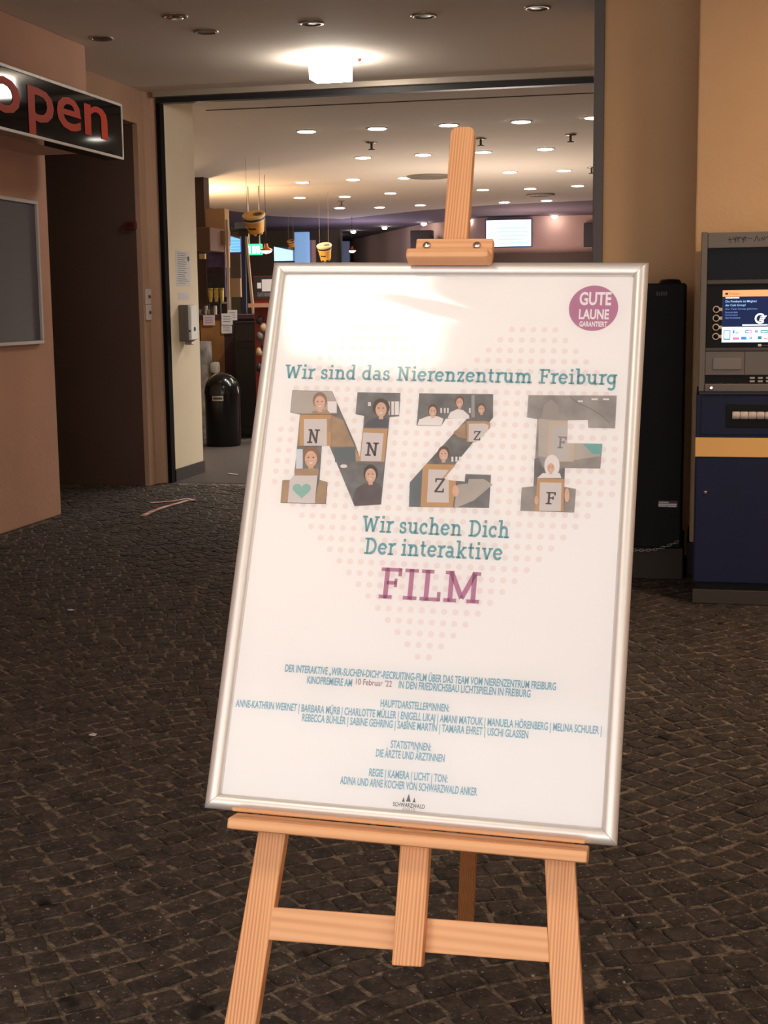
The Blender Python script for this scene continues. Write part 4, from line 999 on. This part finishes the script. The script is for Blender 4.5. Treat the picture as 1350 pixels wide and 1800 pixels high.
# wall screen on the back wall
def screen(px0, py0, px1, py1, Y, label, body, face, lines=None, thick=.08, skew=0.0, nl=5):
    a, b = atY(px0, py0, Y), atY(px1, py1, Y)
    t = thing('wall_screen', label, 'screen', ((a.x + b.x) / 2, Y, b.z))
    x0, x1, z0, z1 = a.x, b.x, b.z, a.z; h = z1 - z0
    q = [(x0, Y, z0), (x1, Y, z0 ), (x1, Y, z1 - skew), (x0, Y, z1)]
    MB().hexa(q, [(p[0], Y + thick, p[2]) for p in q]).build('casing', body, t)
    e = h * .035
    q2 = [(x0 + e, Y - .004, z0 + e), (x1 - e, Y - .004, z0 + e), (x1 - e, Y - .004, z1 - skew - e), (x0 + e, Y - .004, z1 - e)]
    MB().hexa(q2, [(p[0], Y + .001, p[2]) for p in q2]).build('display', face, t)
    if lines:
        for k in range(nl):
            zz = z0 + h * (.14 + .66 * k / nl)
            MB().box(x0 + (x1 - x0) * .28, x1 - (x1 - x0) * .1, Y - .007, Y - .0035, zz, zz + h * .03).build('display_line', lines, t)
    MB().box((x0 + x1) / 2 - .05, (x0 + x1) / 2 + .05, Y + thick, Y + thick + .25, (z0 + z1) / 2 - .1, (z0 + z1) / 2 + .1).build('bracket', black, t)
    return t
bluec = mat('casing_blue', (14, 60, 130), 0.4)
screen(853, 386, 935, 434, 26.9, 'large lit white wall screen beside the easel mast', bluec, glow('tv_white', (222, 250, 252), 0.9), glow('tv_line', (150, 226, 232), 0.62))
screen(399, 413, 424, 444, 18.0, 'blue menu screen between the glass cabinet posts', bluec, glow('tv_blue', (110, 186, 248), 1.0), glow('tv_blue_line', (60, 130, 220), .8), skew=.05, nl=4)
screen(481, 433, 516, 459, 19.5, 'light blue screen just above the frame corner', bluec, glow('tv_cyan', (120, 206, 246), 1.1), None, skew=.06)
# dark wall panels and coloured panels at the back
def panel(name, label, cat, px0, py0, px1, py1, Y, m, thick=.06, inner=None):
    a, b = atY(px0, py0, Y), atY(px1, py1, Y)
    t = thing(name, label, cat, ((a.x + b.x) / 2, Y, b.z))
    MB().box(a.x, b.x, Y, Y + thick, b.z, a.z).build('board', m, t, bevel=0.01)
    MB().box(a.x + .03, b.x - .03, Y - .006, Y + .001, b.z + .03, a.z - .03).build('face', inner or m, t)
    return t
dk = mat('panel_dark', (44, 38, 38), 0.6)
panel('loudspeaker', 'dark square loudspeaker panel left of the mast', 'speaker', 721, 405, 758, 442, 28.2, dk, .3)
panel('loudspeaker', 'dark square loudspeaker panel beside the grey post', 'speaker', 1026, 392, 1060, 433, 27.22, dk, .115)
def standing(name, label, cat, px0, py0, px1, Y, m, thick=.1, inner=None):
    a, b = atY(px0, py0, Y), atY(px1, py0, Y)
    t = thing(name, label, cat, ((a.x + b.x) / 2, Y, 0))
    MB().box(a.x, b.x, Y, Y + thick, 0, a.z).build('board', m, t, bevel=0.008)
    MB().box(a.x + .04, b.x - .04, Y - .006, Y + .001, .1, a.z - .05).build('face', inner or m, t)
    return t
lb = mat('panel_light_blue', (128, 164, 200), 0.6, emit=(110, 150, 196), strength=0.25); pk = mat('panel_pink', (168, 130, 118), 0.7); bg_ = mat('panel_blue_grey', (96, 112, 138), 0.7)
standing('banner_stand', 'tall light blue lit panel at the back of the foyer', 'panel', 517, 408, 542, 28.5, lb)
standing('banner_stand', 'narrow pinkish panel beside the light blue one', 'panel', 544, 422, 553, 28.8, pk)
standing('banner_stand', 'narrow blue grey panel under the pin light', 'panel', 600, 424, 613, 29.6, bg_)
# pendants
def pendant(px, py, Y, label, r_, s):
    p = atY(px, py, Y)
    t = thing('pendant_lamp', label, 'pendant lamp', (p.x, Y, p.z), 'copper pendant lamps')
    MB().tube([(p.x, Y, CZ), (p.x, Y, p.z + r_)], .003).build('cord', black, t)
    MB().lathe([(r_ * .25, p.z + r_ * 1.1), (r_ * .35, p.z + r_ * .5), (r_, p.z + .02), (r_ * .97, p.z)], (p.x, Y, 0), 'Z', 20).build('shade', mat('copper', (196, 124, 84), 0.3, metal=0.8), t)
    MB().lathe([(r_ * .85, p.z + .01), (r_ * .8, p.z - .012), (r_ * .4, p.z - .03), (.01, p.z - .035)], (p.x, Y, 0), 'Z', 16).build('bulb', mat('bulb_%d' % int(px), (255, 240, 220), 0.5, emit=(255, 226, 196), strength=s), t)
pendant(468, 441, 17.5, 'copper pendant lamp beside the green exit sign', .085, 5)
pendant(619, 441, 26.0, 'small pendant lamp above the frame corner at the back', .075, 5)
# green exit sign
a, b = atY(433, 429, 19.0), atY(460, 448, 19.0)
t = thing('exit_sign', 'green and white lit exit sign hanging over the counter', 'exit sign', ((a.x + b.x) / 2, 19, b.z))
MB().box(a.x, b.x, 19.0, 19.06, b.z, a.z).build('box', glow('exit_green', (50, 196, 132), 1.4), t, bevel=0.01)
for f_ in (.06, .40, .68): MB().box(a.x + (b.x - a.x) * f_, a.x + (b.x - a.x) * (f_ + .2), 18.99, 19.001, b.z + .02, a.z - .03).build('symbol', glow('exit_white', (240, 255, 246), 1.8), t)
for f_ in (.15, .85): MB().tube([(a.x + (b.x - a.x) * f_, 19.03, a.z), (a.x + (b.x - a.x) * f_, 19.03, CZ)], .008).build('rod', mat('rod_grey', (150, 150, 150), 0.5), t)
# hanging ice cream tubs
def tub(px, py, wpx, hpx, Y, label):
    c = atY(px, py, Y); k = (V((c.x, Y, c.z)) - CAM).dot(fwd) / F; R_ = wpx * k / 2; H_ = hpx * k * .95
    t = thing('hanging_tub', label, 'decoration', (c.x, Y, c.z), 'hanging ice cream tubs')
    yb = mat('tub_yellow', (232, 168, 72), 0.5, var=0.12, vscale=14); cr = mat('tub_cream', (226, 196, 146), 0.5); bn = mat('tub_brown', (70, 48, 34), 0.5)
    T = Matrix.Translation(c) @ Matrix.Rotation(math.radians(24), 4, 'X')      # tub tips towards the entrance
    def put(mbx, name, m):
        mbx.v = [T @ p for p in mbx.v]; return mbx.build(name, m, t)
    L = lambda prof, seg=24, o=(0, 0, 0): MB().lathe([(r0 * R_, h0 * H_) for r0, h0 in prof], o, 'Z', seg)
    put(L([(.68, -.5), (.86, .12)]), 'cup', yb)
    put(L([(.88, .12), (.92, .2)]), 'stripe', cr)
    put(L([(.91, .2), (.95, .32)]), 'band', bn)
    put(L([(.96, .32), (1.0, .35), (1.0, .42), (.96, .45)]), 'lid_rim', cr)
    lid = put(L([(.93, .40), (.90, .455)]), 'lid', yb)
    m2 = MB(); m2.lathe([(R_ * .40, H_ * .456), (R_ * .40, H_ * .465)], (R_ * .38, -R_ * .05, 0), 'Z', 16); put(m2, 'lid_print', bn)
    m2 = MB()
    vs = []
    for i in range(7):
        a_ = math.radians(-125 + i * 9); 
        for rr_, h_ in ((.765, -.24), (.80, -.02)): vs.append((R_ * rr_ * math.cos(a_), R_ * rr_ * math.sin(a_), H_ * h_))
    m2.add(vs, [(2 * i, 2 * i + 2, 2 * i + 3, 2 * i + 1) for i in range(6)]); put(m2, 'label', bn)
    for k in range(6):
        a_ = math.pi * (1.05 + k * .16); put(MB().lathe([(.012, -H_ * .60), (R_ * .16, -H_ * .54), (R_ * .16, -H_ * .49)], (R_ * .56 * math.cos(a_), R_ * .56 * math.sin(a_), 0), 'Z', 8), 'scallop', yb if k % 2 else bn)
    for sx in (-.6, .6):
        p = T @ V((sx * R_, 0, H_ * .43)); MB().tube([p, (p.x, p.y, CZ)], .002, 5).build('string', mat('string_pale', (190, 176, 160), 0.6), t)
tub(448, 391, 41, 36, 15.5, 'largest hanging yellow ice cream tub over the counter')
tub(571, 442, 27, 28, 20.5, 'hanging yellow ice cream tub just above the frame')
tub(512, 428, 14, 12, 25.0, 'smallest hanging tub beside the light blue panel')
# wall tube lamp
p0, p1 = atY(340, 393, 12.8), atY(340, 437, 12.8)
t = thing('wall_tube_lamp', 'glowing warm vertical tube lamp beside the cream wall', 'lamp', (p1.x, 12.8, p1.z))
MB().lathe([(.012, p1.z), (.024, p1.z + .02), (.024, p0.z - .02), (.012, p0.z)], (p1.x, 12.8, 0), 'Z', 14).build('tube', mat('tube_lit', (255, 236, 190), 0.4, emit=(255, 232, 184), strength=6.0), t)
MB().lathe([(.028, p0.z - .005), (.028, p0.z + .025)], (p1.x, 12.8, 0), 'Z', 14).build('end_cap', black, t)
MB().tube([(p1.x, 12.8, p0.z + .02), (p1.x, 12.8, CZ)], .006).build('cord', black, t)

# ---- sweets counter on the left
brown = mat('kiosk_brown', (74, 54, 46), 0.7); tan = mat('kiosk_tan', (172, 138, 104), 0.7); kwood = mat('kiosk_wood', (150, 104, 56), 0.6, var=0.15, vscale=8); kdark = mat('kiosk_dark', (44, 34, 34), 0.6)
kred = mat('kiosk_red', (128, 40, 34), 0.6); kmar = mat('kiosk_maroon', (62, 34, 36), 0.6)
def blockY(px0, py0, px1, py1, Y, thick): 
    a, b = atY(px0, py0, Y), atY(px1, py1, Y); return (a.x, b.x, Y, Y + thick, b.z, a.z)
def toY(px, Y): return atY(px, 600, Y).x
def ztop(py, Y): return atY(400, py, Y).z
t = thing('kiosk_wall', 'brown and tan kiosk back wall behind the cream wall end', 'kiosk', (toY(368, 17.5), 17.5, 0))
MB().box(toY(325, 17.5), toY(366, 17.5), 17.5, 17.7, 0, CZ).build('wall_panel', brown, t)
MB().box(toY(366, 17.5), toY(400, 17.5), 17.52, 17.7, ztop(470, 17.5), ztop(366, 17.5)).build('wall_panel', tan, t)
MB().box(toY(366, 17.5), toY(400, 17.5), 17.52, 17.7, 0, ztop(470, 17.5)).build('wall_panel', kdark, t)
MB().box(*blockY(343, 400, 370, 441, 16.9, .55)).build('soffit_box', mat('soffit_brown', (104, 76, 64), 0.7), t, bevel=0.01)
MB().box(*blockY(370, 405, 397, 431, 17.3, .2)).build('soffit_box', mat('soffit_tan', (150, 116, 90), 0.7), t, bevel=0.01)
MB().box(*blockY(350, 446, 360, 455, 16.88, .05)).build('sign_plate', mat('plate_cream', (198, 168, 124), 0.6), t)
pur = mat('poster_purple', (108, 92, 138), 0.6, col2=(58, 46, 66), vscale=5)
pz = thing('wall_poster', 'purple and dark poster on the kiosk back wall', 'poster', (toY(379, 17.4), 17.4, ztop(522, 17.4)))
MB().box(*blockY(362, 434, 397, 522, 17.42, .02)).build('print', pur, pz)
MB().box(*blockY(364, 470, 395, 520, 17.41, .012)).build('print_dark', mat('poster_dark', (50, 38, 44), 0.6, var=0.4, vscale=12), pz)
# glass cabinet posts with panes
glassm = bpy.data.materials.new('cabinet_glass'); glassm.use_nodes = True; nt = glassm.node_tree; nt.nodes.clear()
out = nt.nodes.new('ShaderNodeOutputMaterial'); mixs = nt.nodes.new('ShaderNodeMixShader'); tr_ = nt.nodes.new('ShaderNodeBsdfTransparent'); gl = nt.nodes.new('ShaderNodeBsdfGlossy'); gl.inputs['Roughness'].default_value = .05
fr = nt.nodes.new('ShaderNodeFresnel'); nt.links.new(fr.outputs[0], mixs.inputs[0]); nt.links.new(tr_.outputs[0], mixs.inputs[1]); nt.links.new(gl.outputs[0], mixs.inputs[2]); nt.links.new(mixs.outputs[0], out.inputs[0])
YC = 15.2
zc_ = ztop(552, YC)
gc = thing('glass_cabinet', 'tall glass cabinet with pale posts on the counter', 'cabinet', (toY(412, YC), YC, zc_))
postm = mat('post_pale', (178, 150, 124), 0.5); postb = mat('post_navy', (26, 34, 66), 0.5)
def lean_post(px0t, px0b, wpx, pyt, pyb, m, nm='post', Y=YC):
    a, b = atY(px0t, pyt, Y), atY(px0b, pyb, Y); w_ = wpx * Y / F
    MB().hexa([(b.x, Y, b.z), (b.x + w_, Y, b.z), (b.x + w_, Y + .03, b.z), (b.x, Y + .03, b.z)], [(a.x, Y, a.z), (a.x + w_, Y, a.z), (a.x + w_, Y + .03, a.z), (a.x, Y + .03, a.z)]).build(nm, m, gc)
lean_post(396, 400, 4, 386, 552, postm); lean_post(424, 427, 7, 414, 552, postb); lean_post(430, 443, 4, 416, 552, postm)
for (a, b) in ((400, 424),): MB().box(toY(a + 1, YC), toY(b, YC), YC + .01, YC + .016, zc_, ztop(400, YC)).build('pane', glassm, gc)
MB().box(*blockY(412, 391, 433, 401, 15.6, .02)).build('price_plate', mat('plate_greygreen', (130, 142, 140), 0.6), gc)
MB().box(*blockY(404, 446, 423, 489, 15.9, .05)).build('inner_board', mat('board_brown', (76, 62, 56), 0.7), gc)
MB().box(*blockY(404, 489, 423, 522, 15.9, .05)).build('inner_board', tan, gc)
# counter
YF = 14.9
ct = thing('counter', 'sweets counter with wooden front panel', 'counter', (toY(385, YF), YF, 0))
MB().box(toY(345, YF), toY(448, YF), YF, YF + .9, ztop(553, YF) - .05, ztop(553, YF)).build('worktop', kmar, ct, bevel=0.005)
MB().box(toY(352, YF), toY(393, YF), YF + .02, YF + .06, 0, ztop(553, YF) - .05).build('front_panel', kwood, ct)
MB().box(toY(393, YF), toY(412, YF), YF + .03, YF + .06, 0, ztop(553, YF) - .05).build('front_panel', kmar, ct)
MB().box(toY(412, YF), toY(448, YF), YF + .03, YF + .06, 0, ztop(553, YF) - .05).build('front_panel', kdark, ct)
MB().box(toY(345, YF), toY(448, YF), YF + .06, YF + .85, 0.02, ztop(553, YF) - .05).build('carcass', kdark, ct)
def sheetpx(px0, py0, px1, py1, Y, label, m=paper, grp='papers on the counter front'):
    a, b = atY(px0, py0, Y), atY(px1, py1, Y)
    t_ = thing('paper_note', label, 'paper', ((a.x + b.x) / 2, Y, b.z), grp)
    MB().box(a.x, b.x, Y, Y + .004, b.z, a.z).build('sheet', m, t_)
    h = a.z - b.z
    for k in range(3): MB().box(a.x + (b.x - a.x) * .15, b.x - (b.x - a.x) * .2, Y - .001, Y + .0005, a.z - h * (.3 + .22 * k), a.z - h * (.24 + .22 * k)).build('printed_line', MATS['print_grey'], t_)
sheetpx(357, 554, 378, 572, YF - .004, 'pink paper note on the wooden counter front, nearest the dispenser', mat('paper_pink', (214, 190, 196), 0.8))
sheetpx(389, 551, 409, 571, YF - .014, 'white paper note highest on the counter front')
sheetpx(389, 571, 408, 586, YF - .004, 'white paper note below another on the counter front')
sheetpx(400, 545, 417, 563, YF - .002 + .0, 'white paper note partly behind another at the counter edge')
# goods on the counter
ylw = mat('cup_yellow', (206, 178, 84), 0.5, var=0.2, vscale=30)
zt_ = ztop(553, YF)
for k, (px, py, lab) in enumerate(((370, 522, 'yellow paper cup stack at the counter end by the dispenser'), (380, 517, 'tallest yellow paper cup stack on the counter rack'), (390, 520, 'yellow paper cup stack beside the glass cabinet'))):
    c = atY(px, py, 15.5); c.z = atY(365, 531, 15.5).z + .086; r_ = .027
    t_ = thing('cup_stack', lab, 'cups', (c.x, 15.5, c.z - .08), 'yellow cup stacks')
    MB().lathe([(r_ * .7, c.z - .085), (r_, c.z + .04)], (c.x, 15.5, 0), 'Z', 14).build('cup', ylw, t_)
    for q in range(3): MB().lathe([(r_, c.z + .04 + q * .012), (r_ * 1.05, c.z + .048 + q * .012)], (c.x, 15.5, 0), 'Z', 14).build('cup_rim', ylw, t_)
c0 = atY(365, 531, 15.5).z
rk = thing('counter_rack', 'dark rack with goods under the yellow cups', 'rack', (toY(378, 15.5), 15.5, zt_))
MB().box(toY(352, 15.5), toY(398, 15.5), 15.35, 15.68, c0 - .02, c0).build('shelf', kdark, rk)
for px in (354, 374, 394): MB().box(toY(px, 15.5), toY(px, 15.5) + .015, 15.36, 15.4, zt_, c0 - .02).build('upright', kdark, rk)
for k in range(6):
    x = toY(353 + k * 5.2, 15.3)
    o = MB().box(x, x + .026, 15.26, 15.31, zt_, zt_ + .06 + .02 * (k % 3)).build('packet', mat('packet_%d' % (k % 3), [(140, 120, 96), (70, 60, 54), (170, 156, 140)][k % 3], 0.6, var=0.3, vscale=40), bevel=0.004)
    tag(o, ['small tan packet on the counter near the dispenser', 'small dark packet on the counter near the dispenser', 'small pale packet on the counter near the dispenser', 'small tan packet under the cup rack', 'small dark packet under the cup rack', 'small pale packet under the cup rack'][k], 'packet', 'packets on the counter')
# black machine and red display stand
YM = 14.6
bm_ = thing('black_machine', 'black boxy machine standing against the counter', 'machine', (toY(428, YM), YM, 0))
MB().box(toY(411, YM), toY(449, YM), YM, YM + .28, 0.03, ztop(566, YM)).build('body', mat('machine_black', (26, 22, 24), 0.5), bm_, bevel=0.01)
MB().box(toY(413, YM), toY(447, YM), YM - .008, YM + .001, ztop(600, YM), ztop(570, YM)).build('top_panel', mat('machine_panel', (34, 30, 32), 0.35), bm_, bevel=0.004)
MB().box(toY(414, YM), toY(447, YM), YM - .008, YM + .001, .12, ztop(612, YM)).build('door_panel', mat('machine_panel2', (22, 20, 22), 0.5), bm_, bevel=0.004)
MB().box(toY(413, YM), toY(447, YM), YM + .02, YM + .26, 0, .03).build('base', black, bm_)
YR = 14.2
rs = thing('display_stand', 'red display stand with black board beside the poster frame', 'stand', (toY(462, YR), YR, 0))
MB().box(toY(447, YR), toY(490, YR), YR + .02, YR + .2, 0, ztop(486, YR)).build('back_board', kred, rs)
MB().box(toY(449, YR), toY(490, YR), YR, YR + .019, ztop(526, YR), ztop(487, YR)).build('black_board', kdark, rs)
MB().box(toY(446, YR), toY(490, YR), YR - .16, YR + .02, ztop(541, YR), ztop(534, YR)).build('shelf', mat('shelf_tan', (190, 140, 110), 0.6), rs)
for px0, py0, px1, py1 in ((452, 497, 459, 507), (460, 491, 484, 512)): MB().box(*blockY(px0, py0, px1, py1, YR - .004, .004)).build('note', paper, rs)
MB().box(*blockY(452, 514, 484, 521, YR - .003, .003)).build('note', mat('note_scrawl', (120, 116, 120), 0.7, col2=(40, 34, 36), vscale=60), rs)
for k, (px, py) in enumerate(((456, 562), (463, 575), (457, 590), (464, 606), (456, 618), (464, 632), (456, 645))):
    c = atY(px, py, YR - .06)
    o = MB().lathe([(.012, -.05), (.034, -.035), (.038, .0), (.026, .035), (.008, .045)], (c.x, c.y, c.z), 'Z', 12).build('sweet_bag', [mat('bag_dark', (52, 48, 50), 0.4), mat('bag_cream', (190, 160, 120), 0.4), mat('bag_grey', (110, 104, 104), 0.4)][k % 3], rs)
# bin with domed lid, carton and paper sack behind
BX, BY = (atZ(380, 787).x, 13.6 + .14)
t = thing('waste_bin', 'glossy black waste bin with domed lid at the cream wall', 'bin', (BX, BY, 0))
bk = mat('bin_black', (14, 13, 15), 0.18)
MB().lathe([(.176, 0), (.180, .02), (.182, .54)], (BX, BY, 0), 'Z', 36).build('body', bk, t)
dome = [(.186, .54), (.186, .56)] + [(.184 * math.cos(a * math.pi / 24), .56 + .20 * math.sin(a * math.pi / 24)) for a in range(1, 12)]
MB().lathe(dome, (BX, BY, 0), 'Z', 36).build('domed_lid', bk, t)
la, lb_ = atY(373, 696, 13.56), atY(392, 705, 13.56)
lbl = MB()
def arcbox(x0, x1, z0, z1, r_, m, nm, par):
    mbq = MB(); n_ = 6; vs = []
    for i in range(n_ + 1):
        x = x0 + (x1 - x0) * i / n_; dx = x - BX; y = BY - math.sqrt(max(.0001, r_ * r_ - dx * dx)); vs += [(x, y, z0), (x, y, z1)]
    mbq.add(vs, [(2 * i, 2 * i + 2, 2 * i + 3, 2 * i + 1) for i in range(n_)]); return mbq.build(nm, m, par)
sl = arcbox(la.x, lb_.x, lb_.z, la.z, .1835, mat('label_silver', (176, 170, 164), 0.4), 'label', t)
arcbox(la.x + .01, lb_.x - .01, lb_.z + .016, la.z - .016, .1838, mat('label_print', (60, 56, 56), 0.5), 'label_print', sl)
YP = 14.5
t = thing('paper_sack', 'crumpled grey and white paper sack behind the waste bin', 'sack', (toY(360, YP), YP, 0))
sx_ = toY(357, YP)
mbq = MB(); prof_ = [(.10, 0), (.115, .2), (.11, .5), (.10, .62), (.105, .75), (.09, ztop(600, YP))]
mbq.lathe(prof_, (sx_, YP, 0), 'Z', 14)
for p in mbq.v: p.x += .012 * noise.noise(p * 9); p.y += .012 * noise.noise(p * 9 + V((5, 5, 5)))
mbq.build('sack', mat('sack_grey', (96, 90, 88), 0.8, col2=(176, 168, 160), vscale=9), t)
mbq = MB(); c = atY(374, 645, YP - .12); 
mbq.lathe([(.055, c.z - .06), (.06, c.z), (.045, c.z + .045), (.01, c.z + .05)], (c.x, YP - .05, 0), 'Z', 12)
for p in mbq.v: p.x += .01 * noise.noise(p * 14); p.z += .01 * noise.noise(p * 14 + V((3, 1, 2)))
mbq.build('crumpled_paper', mat('sack_pale', (190, 180, 170), 0.8), t)
